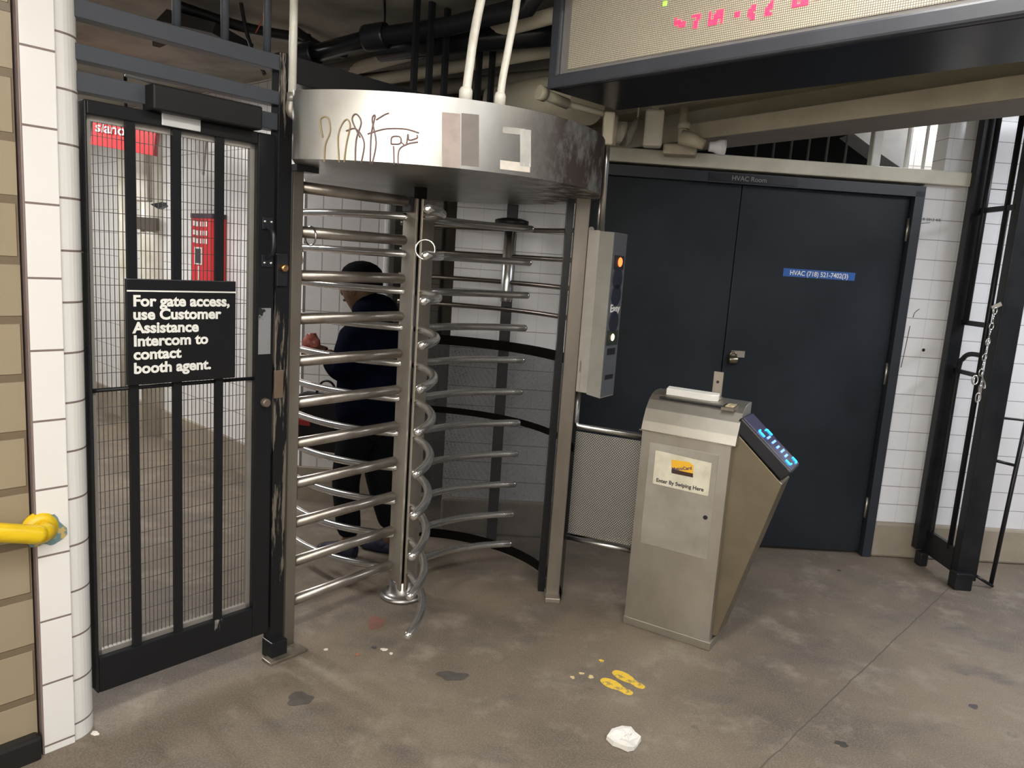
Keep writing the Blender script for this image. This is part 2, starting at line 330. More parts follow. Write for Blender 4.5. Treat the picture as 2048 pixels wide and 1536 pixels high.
# room behind the grille: back wall coloured near-black for the unlit depth, white stair slab, tiled back
struct(MB().box((1.2,5.2,1.4), 3.3, .1, 2.8).build('wall_void', simple('unlit_void', (.006,.006,.006), .9)))
TG = tile('grey_stair_tile', .17, .19, (.66,.63,.60), (.36,.33,.31), .003, .03, .02, 0, .3)
x0 = aty(1822, 300, 4.75).x
struct(MB().box((x0+.6,4.80,1.5), 1.2, .1, 2.6).build('wall_stair', TG, origin=(0,4.75,0), axes=(1,0,0)))
a, b_, c_, d_ = aty(1706,266,4.55), aty(1830,250,4.55), aty(1815,345,4.55), aty(1745,300,4.55)
struct(MB().prism([a, b_+V((0,0,.1)), c_, (a+c_)/2+V((0,0,-.004))], (.0,.19,0)).build('trim_5', simple('white_stair_soffit', (.78,.78,.76), .6)))
# steel beam, encased, crossing in front of the grille
def beam(z0):
    a, b = atz(1000, 331, z0), atz(2048, 195, z0)
    a, b = atz(1300, 290, z0), atz(2048, 195, z0); d = (b-a).normalized(); n = V((d.y,-d.x,0)); 
    if n.y > 0: n = -n
    return a-d*1.2, b+d*.9, d, n
ba, bb, bd, bn = beam(2.17)
BM = simple('cream_beam_paint', (.64,.59,.45), .7, 0, (.50,.45,.34), 4, .4, .75, bmp=.6, bscale=20)
bq = lambda p, o, z: p-bn*o+V((0,0,z))
bmb = MB()
for o_, z_, w_, h_ in ((.13,.0375,.26,.075),(.21,.13,.10,.12),(.13,.30,.26,.24)): bmb.span(bq(ba,o_,z_), bq(bb,o_,z_), w_, h_)
struct(bmb.build('trim_6', BM))
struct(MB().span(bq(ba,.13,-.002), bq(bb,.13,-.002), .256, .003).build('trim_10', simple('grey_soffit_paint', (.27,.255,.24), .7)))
# ------------------------------------------------------------------ double door
D = thing('door_1', wl(1.27), 'dark blue-black steel double door set in the white tiled wall', 'door'); struct(D)
fr = MB()
fr.span(wl(xd0, 2.03, -.02), wl(xd1, 2.03, -.02), .10, .054)
for x in (xd0+.015, xd1-.025): fr.span(wl(x, 0, -.02), wl(x, 2.03, -.02), .05 if x > 1 else .03, .10, up=WN)
fr.build('door_frame', DOORF, D)
xs = 1.145
for i, (p, q) in enumerate(((xd0+.033, xs-.002), (xs+.002, xd1-.052))):
    lf = MB().box(wl((p+q)/2, 1.01, -.035), q-p, .045, 1.985, WX, bev=.003).build('door_leaf', DOORM, D)
    if i:
        st = MB()
        p0, p1 = onp(1568,545,wl(0),WN), onp(1712,553,wl(0),WN); lz = (p0.z+p1.z)/2; lx = (p0.x+p1.x)/2; lw = abs(p1.x-p0.x)
        MB().box(wl(lx, lz, -.0115), lw, .0015, .043, WX).build('phone_label', simple('blue_label', (.03,.12,.42), .4), lf)
        text('label_lettering', 'HVAC (718) 521-7402(3)', .036, wl(lx-lw*.41, lz-.0125, -.0105), WX, (0,0,1), WHT, lf, .0006, .0003, .86)
        for hx, hy in ((1820,460),(1777,748),(1733,1015)):
            z = onp(hx, hy, wl(0), WN).z
            MB().tube([wl(xd1-.052, z-.06, .0), wl(xd1-.052, z+.06, .0)], .008, 10).build('hinge', simple('worn_hinge', (.5,.48,.42), .35, .9), D)
h = onp(1465,712,wl(0),WN)
hs = MB().box(wl(h.x+.03, h.z+.012, -.008), .075, .008, .035, WX).build('hasp', WORN, D)
MB().lathe([(.022,-.025),(.024,-.02),(.024,.02),(.02,.026)], wl(h.x, h.z-.02, .01), WX, 16).tube(arc(wl(h.x, h.z+.005, .01), .017, 0, 180, 10, ax=WX, ay=(0,0,1)), .005, 8).build('padlock', simple('old_padlock', (.30,.27,.20), .3, 1.), hs)
pz = MB().box(wl(1.185, 2.03, .033), .47, .004, .04, WX).build('room_plate', BLK, D)
text('plate_lettering', 'HVAC Room', .034, wl(1.07, 2.018, .0352), WX, (0,0,1), simple('faded_letter', (.24,.235,.22), .5), pz, .0003, .0003)
# grille bars above the lintel
BAR = simple('white_grille_paint', (.70,.69,.66), .4)
for i, px in enumerate((1510, 1545, 1580, 1615, 1652, 1690, 1812, 1848, 1886, 1922)):
    x = wl(0).x; p = onp(px, 320, wl(0, 0, -.05), WN)
    o = MB().tube([wl(p.x, 2.142, -.05), wl(p.x, 2.6, -.05)], .007 if px < 1700 else .009, 8).build('grille_bar', BAR if px > 1700 else simple('shaded_grille_paint', (.06,.055,.05), .5))  # left bars get a dark colour standing for the shade they are in
    o['label'] = 'slim white upright bar before the tiled stair wall above the door lintel' if px > 1700 else 'slim upright bar shaded by its colour before the black void above the door lintel'; o['category'] = 'bar'; o['group'] = 'white grille bars above the double door' if px > 1700 else 'grille bars coloured in shade above the double door'
p = onp(1755, 320, wl(0), WN); MB().box(wl(p.x, 2.25, -.04), .05, .05, .215, WX, bev=.006).build('grille_post', BAR, label='broad white stub post standing on the door lintel beside the stair slab', category='post')
# ------------------------------------------------------------------ security gate
tH, _ = gpx(158, 700); tP, _ = gpx(549, 700)
t0 = max(gpx(186,1390)[0]-.01, tE+.002); zb0 = gpx(187,1390)[1]
zt0 = gpx(157,195)[1]; t1 = gpx(545,700)[0]
GT = thing('security_gate', gl(t0, 0, 0), 'black barred security gate with wire mesh between the white tiled column and the chipped post', 'gate')
iz0 = gpx(198,1318)[1]; iz1 = gpx(180,228)[1]; it0 = gpx(184,700)[0]; it1 = gpx(511,700)[0]
fr = MB(); fo = -.02
fr.box(gl((t0+it0)/2, fo, (zb0+zt0)/2), it0-t0, .045, zt0-zb0, G, bev=.004)
fr.box(gl((it1+t1)/2, fo, (zb0+zt0)/2), t1-it1, .045, zt0-zb0, G, bev=.004)
fr.box(gl((it0+it1)/2, fo, (iz1+zt0)/2), it1-it0, .044, zt0-iz1, G, bev=.003)
fr.box(gl((it0+it1)/2, fo, (zb0+iz0)/2), it1-it0, .044, iz0-zb0, G, bev=.003)
fr.build('gate_frame', BLACK, GT, origin=gl(t0), axes=G)
for px in (269, 357, 440):
    t = gpx(px, 760)[0]; MB().box(gl(t, -.01, (iz0+iz1)/2), .026, .014, iz1-iz0+.004, G).build('gate_bar', BLACK, GT, origin=gl(t), axes=G)
zc = gpx(345, 771)[1]; MB().tube([gl(it0-.004, -.014, zc), gl(it1+.004, -.014, zc)], .0065, 8).build('crossbar', BLACK, GT)
ms = MB(); n = int((it1-it0)/.0127)
for i in range(1, n): 
    t = it0+(it1-it0)*i/n; ms.span(gl(t, -.032, iz0), gl(t, -.032, iz1), .0019, .0019, up=GN)
k = int((iz1-iz0)/.0508)
for i in range(1, k):
    z = iz0+(iz1-iz0)*i/k; ms.span(gl(it0, -.0335, z), gl(it1, -.0335, z), .0019, .0019)
ms.build('wire_mesh', simple('mesh_wire', (.16,.15,.14), .4, .7), GT)
bd_ = MB()
for a, b in (((it0+.008,iz0),(it0+.008,iz1)),((it1-.008,iz0),(it1-.008,iz1)),((it0,iz0+.008),(it1,iz0+.008)),((it0,iz1-.008),(it1,iz1-.008))):
    bd_.span(gl(a[0], -.028, a[1]), gl(b[0], -.028, b[1]), .016, .016, up=GN if a[0]==b[0] else (0,0,1))
bd_.build('mesh_border', simple('grey_mesh_border', (.34,.32,.29), .4, .5), GT)
t, z = gpx(361, 243); MB().box(gl(t, .006, z), .118, .006, .042, G, bev=.002).build('name_plate', simple('blank_grey_plate', (.62,.62,.61), .4, .3), GT)
# pull handle with bolts, data plate, round knob
t = gpx(533, 485)[0]; za, zb_ = gpx(533,447)[1], gpx(533,522)[1]
hd = MB().tube(bez([gl(t, .0, za-.01), gl(t, .035, za-.025), gl(t, .045, (za+zb_)/2), gl(t, .035, zb_+.025), gl(t, .0, zb_+.01)], 6), .008, 10)
for z in (za, zb_): hd.box(gl(t, .005, z), .042, .006, .04, G, bev=.002)
hd = hd.build('pull_handle', BLK, GT)
for z in (za+.006, zb_-.006):
    for q_ in (-.012, .012): MB().ball(gl(t+q_, .009, z), .0055).build('handle_bolt', CHROME, hd)
t = gpx(528, 660)[0]; z1, z0 = gpx(528,616)[1], gpx(528,708)[1]
MB().box(gl(t, .0035, (z0+z1)/2), .046, .002, z1-z0, G).build('data_plate', painted('scuffed_grey_plate', (.23,.23,.24), (.02,.02,.02), 14, .58, .62, .35, (1,1,1), 0), GT, origin=gl(t), axes=G)
t, z = gpx(527, 804); MB().lathe([(.013,0),(.016,.006),(.016,.02),(.012,.026)], gl(t, 0, z), GN, 16).build('lock_knob', simple('brown_knob', (.20,.16,.13), .4, .5), GT)
# ------------------------------------------------------------------ fence frame: post, rails, pickets
FF = thing('fence_frame', gl(.01, -.03), 'black steel fence frame with rails above the gate and a chipped post beside the turnstile', 'fence')
tp0, tp1 = gpx(550,700)[0], gpx(577,700)[0]; pw = tp1-tp0; tm = (tp0+tp1)/2
MB().box(gl(tm, -.025, 1.075), pw, .05, 2.15, G, bev=.003).build('fence_post', CHIP, FF, origin=gl(tm), axes=G)
ps = MB().box(gl(tm-.002, -.01, .035), pw+.012, .07, .07, G, bev=.004).build('post_shoe', BLACK, FF)
zr = gpx(300,62)[1]; zr1 = (gpx(150,4)[1]+gpx(555,120)[1])/2
def gz(p, q): return (gpx(*p)[1]+gpx(*q)[1])/2
r1t, r1b = gz((300,38),(500,92)), gz((300,75),(500,123))
r2t, r2b = gz((300,122),(500,168)), gz((300,150),(500,199))
for zt_, zb__ in ((r1t, r1b), (r2t, r2b)):
    MB().box(gl((t0-.02+tp0)/2, -.025, (zt_+zb__)/2), tp0-t0+.02, .05, zt_-zb__, G, bev=.002).build('fence_rail', GREYP, FF, origin=gl(t0), axes=G)
hz1, hz0 = gpx(200,150)[1], gpx(200,190)[1]
MB().box(gl((t0+tp0)/2-.01, -.03, (hz1+hz0)/2), tp0-t0+.02, .05, hz1-hz0, G, bev=.002).build('gate_header', GREYP, FF, origin=gl(t0), axes=G)
for px in (361, 458, 543):
    t = gpx(px, 40)[0]; MB().tube([gl(t, -.025, r1t), gl(t, -.025, 2.5)], .0125, 12).build('picket', GREYP, FF)
# the same frame runs on over the turnstile to the rear post
MB().box(gl(tm+.75, -.025, (r1t+r1b)/2-.01), 1.5, .06, .085, G, bev=.002).build('fence_rail', BLACK, FF, origin=gl(t0), axes=G)
for px in (828, 858, 889, 957, 983):
    t = max(.3, gpx(px, 150, -.025)[0]); MB().box(gl(t, -.025, 2.31), .024, .016, .38, G).build('picket', BLACK, FF)
# lock keep with brass cylinder and the strike plate
t, z = gpx(562, 540); lk = MB().box(gl(t, .004, z), .042, .012, .11, G, bev=.002).build('lock_keep', BLK, FF)
MB().lathe([(.014,0),(.014,.014),(.009,.02)], gl(t+.002, .008, z+.008), GN, 16).build('lock_cylinder', simple('brass', (.62,.36,.16), .3, 1.), lk)
t, z = gpx(556, 768); MB().box(gl(t, .003, z), .036, .008, .10, G, bev=.002).build('strike_plate', simple('worn_bronze_plate', (.40,.30,.22), .3, .8), FF)
DC = thing('door_closer', gl((gpx(300,200)[0]+gpx(520,240)[0])/2, 0, gpx(400,210)[1]), 'long black door closer box mounted above the barred gate', 'door closer')
ta, tb = gpx(301,190,.03)[0], gpx(520,230,.03)[0]; zA, zB = gpx(310,168,.03)[1], gpx(310,221,.03)[1]
MB().box(gl((ta+tb)/2, .01, (zA+zB)/2), tb-ta, .075, zA-zB, G, bev=.006).build('closer_body', painted('scuffed_black', (.012,.012,.012), (.45,.42,.36), 9, .74, .76, .4, (1,1,1), 0), DC)
MB().span(gl(ta+.02, .005, zA+.008), gl(ta-.05, -.02, zA+.016), .02, .006).build('closer_arm', DARKM, DC)
# notice sign on the gate
q = [gpx(250,558,.012), gpx(472,562,.012), gpx(472,756,.012), gpx(258,771,.012)]
s0 = (q[0][0]+q[3][0])/2; s1 = (q[1][0]+q[2][0])/2; sz1 = (q[0][1]+q[1][1])/2; sz0 = (q[2][1]+q[3][1])/2
NS = thing('notice_sign', gl((s0+s1)/2, .0, sz0), 'square black notice with white bold lettering fixed on the barred gate', 'sign')
MB().box(gl((s0+s1)/2, .004, (sz0+sz1)/2), s1-s0, .012, sz1-sz0, G, bev=.002).build('sign_panel', SIGNB, NS)
lz = gpx(350,583,.012)[1]; MB().box(gl((s0+s1)/2, .0108, lz), s1-s0-.004, .001, .0045, G).build('sign_rule', WHT, NS)
lines = ['For gate access,', 'use Customer', 'Assistance', 'Intercom to', 'contact', 'booth agent.']
for s, (px, py) in zip(lines, ((266,614),(266,641),(267,668),(267,694.5),(267,721.5),(267,749.5))):
    tt, zz = gpx(px, py-4, .012); text('sign_lettering', s, .0455, gl(s0+.018, .0108, zz-.003), G, (0,0,1), WHT, NS, .0016, .0004, 1.05)
# ------------------------------------------------------------------ high turnstile
TC = V((-.434,3.20,0)); AZ0, DZ, AR, AB = .128, .155, .613, .070
TS = thing('turnstile', TC, 'full-height stainless steel revolving turnstile with curved arms under a round canopy', 'turnstile')
def pol(az, r, z=0): return TC+V((r*math.cos(math.radians(az)), r*math.sin(math.radians(az)), z))
# rotor column: three plates on a dark core
MB().lathe([(.030,.06),(.030,1.80)], TC, n=6).build('rotor_core', DARKM, TS)
col = None
RT_ = MB()
for az in (217.7, -20.2, 97.3):
    a = math.radians(az); u = V((math.cos(a), math.sin(a), 0)); w = V((-u.y, u.x, 0))
    RT_.box(TC+u*.040+V((0,0,.90)), .108, .012, 1.70, w, bev=.003)
ROTOR = RT_.build('rotor_column', WORN, TS, origin=TC)
MB().lathe([(.10,0),(.10,.012),(.085,.02),(.06,.025),(.055,.075),(.05,.08)], TC, n=28).build('rotor_base', STEEL, TS)
MB().box(pol(217.7,.046,1.725), .075, .03, .06, V((-math.sin(math.radians(217.7)), math.cos(math.radians(217.7)), 0)), bev=.004).build('column_cap', DARKM, TS)
for az in (-79.55, 39.1, 155.5):
    u = V((math.cos(math.radians(az)), math.sin(math.radians(az)), 0)); nn = V((-u.y, u.x, 0))
    for k in range(11):
        pts = [TC+u*(AR*s)+nn*(AB*4*s*(1-s))+V((0,0,AZ0+k*DZ)) for s in [.045+.955*i/16 for i in range(17)]]
        e_ = (pts[-1]-pts[-2]).normalized(); pts += [pts[-1]+e_*.006, pts[-1]+e_*.011, pts[-1]+e_*.0135]
        MB().tube(pts, [.0165]*17+[.0150,.0105,.005], 14).build('rotor_arm', TUBE, ROTOR)
# posts
HL = V((-.791,2.701,0)); HR = V((.268,3.262,0))
dl = (HL-TC).normalized(); dr = (HR-TC).normalized()
CB = 1.805
xl0, xl1 = onp(580,700,HL,GN), onp(601,700,HL,GN); wL = (xl1-xl0).length; cl = gl(((xl0+xl1)/2-GP).dot(G), (HL-GP).dot(GN))
MB().box(cl+V((0,0,CB/2))-GN*.03, wL, .06, CB, G, bev=.004).build('frame_post', POST, TS)
LP = cl-GN*.03
rv = V((.9,.44,0)).normalized()
pr0, pr1 = aty(1122,800,3.262), aty(1150,800,3.262)
MB().box(V(((pr0.x+pr1.x)/2,3.262+.03,CB/2+.01)), pr1.x-pr0.x, .06, CB+.02, (1,0,0), bev=.004).build('frame_post', POST, TS)
RP = V(((pr0.x+pr1.x)/2,3.292,0))
MB().box(V((pr0.x-.018,3.38,CB/2)), .03, .09, CB, (1,0,0)).build('frame_post', BLACK, TS)
bp = V((-.055,3.875,0))
MB().box(bp+V((0,0,CB/2)), .055, .055, CB, bev=.003).build('frame_post', BLACK, TS)
MB().lathe([(.028,1.32),(.03,1.34),(.03,1.70)], bp+V((-.005,-.045,0)), n=16).build('post_sleeve', GALV, TS)
MB().lathe([(.07,1.70),(.085,1.705),(.085,1.725),(.05,1.735)], bp+V((.0,-.045,0)), n=20).build('post_flange', DARKM, TS)
MB().box(RP+V((0,-.02,.012)), .07, .11, .024, bev=.004).build('post_foot', WORN, TS)
ft = aty(1,1,1)
fa, fb = atz(530,1325), atz(600,1300)
MB().box((atz(570,1312)+V((0,0,.006))), .16, .06, .012, G, bev=.003).build('floor_plate', simple('worn_floor_plate', (.42,.38,.31), .4, .7, (.2,.17,.13)), TS)
# comb bars reaching from the left post to the column
ends = (TC-LP); ed = ends.normalized()
for k in range(11):
    z = .168+k*.1565 if k else .165
    a = LP+ed*.02+V((0,0,z)); b = LP+ed*(ends.length-.085)+V((0,0,z+.003))
    MB().tube([a, b, b+ed*.008, b+ed*.013], [.021,.021,.017,.009], 16).build('comb_bar', simple('comb_steel', (.40,.37,.335), .3, .9, (.29,.255,.22), 8) if k == 0 else bpy.data.materials['comb_steel'], TS)
# curved guide wall and guard rails round the right side
azs = [3+i*(104-3)/30 for i in range(31)]; RW = .73
z1 = zat(1130,712,(.25,3.4))
sh = MB(); bmsh = sh.bm; uvl = bmsh.loops.layers.uv.new('UVMap')
rows = [[pol(a, RW, z) for a in azs] for z in (.03, z1)]
g = [[bmsh.verts.new(p) for p in r] for r in rows]
for i in range(30):
    f = bmsh.faces.new((g[0][i], g[0][i+1], g[1][i+1], g[1][i])); f.smooth = True
    for lp, (uu, vv) in zip(f.loops, ((azs[i],0),(azs[i+1],0),(azs[i+1],1),(azs[i],1))): lp[uvl].uv = (math.radians(uu)*RW, vv*(z1-.03))
sh.build('guide_wall', perforated('perforated_dark_sheet', (.085,.085,.09), .0045, .33, .25, .5, 'uv'), TS, recalc=False)
for z, h_ in ((z1-.02, .05), (.03, .05), (.72, .034)): MB().sheet([[pol(a, RW-.004, z-h_/2) for a in azs], [pol(a, RW-.004, z+h_/2) for a in azs]], .006).build('wall_band', simple('dark_band', (.045,.042,.04), .35, .6) if z > .9 else bpy.data.materials['dark_band'], TS)
for y in (457, 520, 580, 643):
    z = zat(1145, y, RP); MB().tube([pol(a, RW, z) for a in [5+i*5 for i in range(21)]], .012, 10).build('guard_rail', simple('dull_rail_steel', (.30,.26,.23), .3, 1.) if y == 457 else bpy.data.materials['dull_rail_steel'], TS)
# canopy: a shallow drum cut flat along the fence side
RC = .745; CT = 2.02
def canopy_mat():
    m, nt, b = newmat('canopy_steel'); v = objvec(nt, (1,1,.4)); b.inputs['Metallic'].default_value = .9
    f = ramp(nt, .4, .7, noise(nt, v, 5)); base = mix(nt, f, (.53,.525,.505), (.40,.385,.355))
    t = nd(nt, 'ShaderNodeTexCoord'); s = nd(nt, 'ShaderNodeSeparateXYZ'); nt.links.new(t.outputs['Object'], s.inputs[0])
    mk = nd(nt, 'ShaderNodeMapRange'); nt.links.new(s.outputs['X'], mk.inputs[0]); mk.inputs[1].default_value = .36; mk.inputs[2].default_value = .56
    n2 = noise(nt, objvec(nt, (1,1,.7)), 9, 6, .7); mm = nd(nt, 'ShaderNodeMath', operation='MULTIPLY'); nt.links.new(mk.outputs[0], mm.inputs[0]); nt.links.new(ramp(nt, .36, .56, n2), mm.inputs[1])
    nt.links.new(mix(nt, mm.outputs[0], base, (.10,.08,.075)), b.inputs['Base Color'])
    r = nd(nt, 'ShaderNodeMapRange'); nt.links.new(mm.outputs[0], r.inputs[0]); r.inputs[3].default_value = .31; r.inputs[4].default_value = .7
    nt.links.new(r.outputs[0], b.inputs['Roughness']); return m
# canopy outline: arc clipped at the left post line
def can(px, py, lift=.002):                                     # seen point on the drum's front
    r = ray(px, py); o_ = C0-TC; a = r.x**2+r.y**2; b = 2*(o_.x*r.x+o_.y*r.y); c = o_.x**2+o_.y**2-(RC+lift)**2; D_ = b*b-4*a*c
    return C0+r*((-b-math.sqrt(max(D_,0)))/(2*a))
p = can(584,290,0)-TC; a_s = math.degrees(math.atan2(p.y, p.x)) % 360; a_e = 360+142
out = [pol(a_s+(a_e-a_s)*i/90, RC) for i in range(91)]
wallm = MB(); n = len(out)
lo = [p+V((0,0,CB)) for p in out]; hi = [p+V((0,0,CT)) for p in out]
A = [wallm.bm.verts.new(p) for p in lo]; B = [wallm.bm.verts.new(p) for p in hi]
for i in range(n):
    f = wallm.bm.faces.new((A[i], A[(i+1)%n], B[(i+1)%n], B[i])); f.smooth = i < n-1
wallm.poly(lo[::-1]); wallm.poly(hi)
CAN = wallm.build('canopy', canopy_mat(), TS, origin=TC+V((0,0,CB)))
MB().box(cl-GN*.0+V((0,0,CB-.012))+G*.02, .09, .05, .022, G).build('canopy_bracket', DARKM, TS)
GRAF = [simple('graffiti_ochre', (.36,.27,.14), .5), simple('graffiti_brown', (.19,.125,.12), .5)]
strokes = [(0,[(648,325),(650,290),(660,262),(655,235),(640,240),(645,275)]),(0,[(678,325),(676,270),(690,240),(700,250),(692,290),(688,325)]),
 (1,[(710,326),(712,280),(722,245),(712,228),(704,240),(720,275)]),(1,[(722,326),(728,285),(712,258),(692,262)]),(1,[(740,328),(742,270),(750,232),(744,240),(752,285),(744,328)]),
 (1,[(735,268),(770,258),(810,258),(838,266)]),(1,[(782,288),(784,274),(800,274),(800,287),(782,288)]),(1,[(802,284),(812,290),(816,268),(818,280),(834,276),(834,270)]),(1,[(796,330),(798,300),(815,288),(836,284)]),(1,[(788,330),(787,292)]),(1,[(752,240),(768,230),(778,226)])]
for c, st in strokes:
    p = [can(*q) for q in st]; MB().tube(bez(p, 5), .0023, 6).build('graffiti_stroke', GRAF[c], CAN)
def sticker(name, px0, px1, yt, yb, col, n=5, sl=.1):
    xs_ = [px0+(px1-px0)*i/n for i in range(n+1)]
    MB().sheet([[can(x, yt+sl*(x-px0), .0012) for x in xs_], [can(x, yb+sl*(x-px0), .0012) for x in xs_]]).build(name, simple(name+'_paper', col, .55, 0, tuple(x*.85 for x in col), 20), CAN, recalc=False)
sticker('faded_pink_panel', 884, 921, 224, 333, (.40,.33,.30)); sticker('grey_tape_strip', 923, 958, 226, 330, (.20,.175,.16)); sticker('torn_white_label', 1000, 1060, 320, 338, (.72,.66,.58), 5, .12)
sticker('grey_label', 1040, 1062, 258, 332, (.50,.49,.47), 3, .1); sticker('peeled_label', 1005, 1050, 253, 266, (.42,.40,.37), 4, .1)
# rings hanging on the bars
def ring(c, r, ax, ay, lab):
    MB().tube(arc(c, r, 0, 360, 20, ax=ax, ay=ay)[:-1], .0035, 8, closed=True).build('metal_ring', CHROME, label=lab, category='ring', group='metal rings hooked on the turnstile bars')
p = LP+ed*.075+V((0,0,.168+9*.1565-.0));  ring(p+V((0,0,-.012)), .034, GN, (0,0,1), 'metal ring hanging from the second comb bar by the left post')
q = pol(155.5, AR-.01, AZ0+9*DZ); ring(LP+ed*.02+GN*.0+V((0,0,.168+8*.1565+.07)), .038, GN, (0,0,1), 'metal ring hooked at the edge of the steel left post')
q = pol(-79.55, AR-.06, AZ0+9*DZ); ring(q+V((0.0,0,.02)), .034, (1,0,0), (0,0,1), 'metal ring standing on the second ball-ended rotor arm')
# ------------------------------------------------------------------ status panel on the right post
SPN = thing('status_panel', RP+V((.07,-.02,.9)), 'tall narrow grey intercom panel with lit dots beside the turnstile post', 'panel')
def ptp(px, py, Y): p = aty(px, py, Y); return p
pa, pb, pc, pd = (aty(x, 630, y) for x, y in ((1164,3.25),(1186,3.22),(1214,3.16),(1240,3.27)))
zt_, zb_ = zat(1215,463,pb), zat(1190,790,pb)
def pp(p, z): return V((p.x, p.y, z))
back = V((.03,.14,0))
MB().prism([pp(pa,zb_+.005), pp(pb,zb_+.005), pp(pb+back,zb_+.005), pp(pa+back,zb_+.005)], (0,0,zt_-zb_-.002)).build('backing_plate', simple('panel_back_steel', (.50,.48,.43), .45, .6), SPN)
MB().prism([pp(pb,zb_), pp(pc,zb_-.004), pp(pd,zb_-.004), pp(pb+back,zb_)], (0,0,zt_-zb_)).build('panel_housing', simple('panel_housing_steel', (.52,.50,.45), .45, .6), SPN)
fx = (pd-pc); fx.z = 0; fw_ = fx.length; fx.normalize(); fnn = V((fx.y,-fx.x,0))
fc = lambda s, z, off=.002: pp(pc,0)+fx*(fw_*s)+fnn*off+V((0,0,z))
FP = MB().box(fc(.5,(zt_+zb_)/2-.002,.001), fw_-.004, .003, zt_-zb_-.006, fx).build('face_plate', simple('grey_face', (.10,.105,.115), .4), SPN)
def fz(py): return zat(1225, py, pc)
MB().box(fc(.5,fz(524),.004), fw_*.7, .003, fz(510)-fz(538), fx).build('lamp_window', BLK, FP)
MB().lathe([(.02,0),(.018,.003)], fc(.55,fz(523),.0055), fnn, 16).build('red_lamp', simple('red_lamp_glow', (.9,.1,.03), .4, emis=(1,.10,.02), es=3.5), FP)
for y in (557, 591, 645): MB().lathe([(.047,0),(.045,.003)], fc(.5,fz(y),.002), fnn, 24).build('speaker_dot', simple('dark_dot', (.014,.016,.03), .4) if y == 557 else bpy.data.materials['dark_dot'], FP)
text('face_lettering', 'Easy', .045, fc(.15,fz(625),.003), fx, (0,0,1), WHT, FP, .001, .0004, 1.2)
MB().box(fc(.5,fz(678),.003), fw_*.85, .002, fz(664)-fz(694), fx).build('lamp_window', simple('green_window', (.02,.035,.02), .4), FP)
MB().lathe([(.016,0),(.013,.003)], fc(.5,fz(677),.0045), fnn, 12).build('amber_lamp', simple('amber_glow', (.9,.6,.3), .4, emis=(1,.72,.40), es=2.0), FP)
MB().box(fc(.5,fz(706),.003), fw_*.6, .002, .028, fx).build('key_slot', BLK, FP); MB().box(fc(.5,fz(758),.003), fw_*.6, .002, .02, fx).build('key_slot', BLK, FP)
# ------------------------------------------------------------------ railing with perforated sheet
K0 = V((.557,3.077,0)); KU = V((.857,-.515,0)).normalized(); KV = V((.515,.857,0)).normalized(); KW, KD = .375, .185
ra = RP+V((.045,.0,0)); rb = K0+KV*.10
RA = thing('railing', ra, 'galvanised pipe railing with perforated sheet between turnstile and swipe kiosk', 'railing')
zt1 = zat(1152,852,ra); zb1 = zat(1132,1074,ra); rdx = (rb-ra).normalized()
MB().tube([ra+V((0,0,zb_-.0)), ra+V((0,0,zt1+.02)), ra+rdx*.012+V((0,0,zt1)), rb+V((0,0,zt1))], .0135, 12).build('top_pipe', GALV, RA)
MB().tube([ra-rdx*.02+V((0,0,zb1)), rb+V((0,0,zb1))], .011, 12).build('bottom_pipe', GALV, RA)
MB().box((ra+rb)/2+V((0,0,(zt1+zb1)/2)), (rb-ra).length-.01, .002, zt1-zb1-.045, rdx).build('perforated_sheet', perforated('perforated_grey_sheet', (.30,.285,.26), .0085, .31, .5, .6), RA, origin=ra, axes=rdx)
MB().box(rb-rdx*.02+V((0,0,zb1+.02)), .03, .03, .03, rdx).box(rb-rdx*.02+V((0,0,zt1-.02)), .03, .03, .03, rdx).build('pipe_clamp', DARKM, RA)
# ------------------------------------------------------------------ swipe kiosk
def ku(u, v, z): return K0+KU*u+KV*v+V((0,0,z))
KI = thing('fare_kiosk', ku(KW/2,KD/2,0), 'brushed steel fare swipe kiosk with a tilted lit reader on its right end', 'fare kiosk')
MB().box(ku(KW/2+.004,KD/2,.018), KW+.012, KD+.012, .036, KU, bev=.003).build('kiosk_plinth', simple('plinth_steel', (.38,.35,.30), .45, .8), KI)
MB().box(ku(KW/2,KD/2,.45), KW, KD, .832, KU, bev=.0025).build('kiosk_body', KST, KI)
# curved cap
prof = [(0,.866)]+[(.085-.085*math.cos(math.radians(a))**1.0*.98, .866+.150*math.sin(math.radians(a))) for a in range(8, 91, 10)]+[(KD,1.02),(KD+.002,.866)]
prof = [(0,.866),(.012,.905),(.035,.955),(.062,.990),(.09,1.010),(.125,1.020),(KD,1.022),(KD+.002,.866)]
CAP = MB().prism([ku(-.004,v-.004,z) for v, z in prof], KU*(KW+.02), bev=.0015).build('kiosk_cap', KST, KI)
MB().box(ku(KW/2-.002,-.005,.866), KW+.016, .006, .005, KU).build('cap_seam', CHROME, CAP)
# service door outline on the front
MB().box(ku(.185,-.001,.60), .29, .003, .44, KU, bev=.001).build('service_panel', simple('service_panel_steel', (.57,.55,.51), .42, .8, (.45,.43,.38), 5), KI)
MB().lathe([(.009,0),(.009,.004)], ku(.305,-.002,.555), -KV, 16).build('keyhole', BLK, KI)
sp0, spz = .055, .78
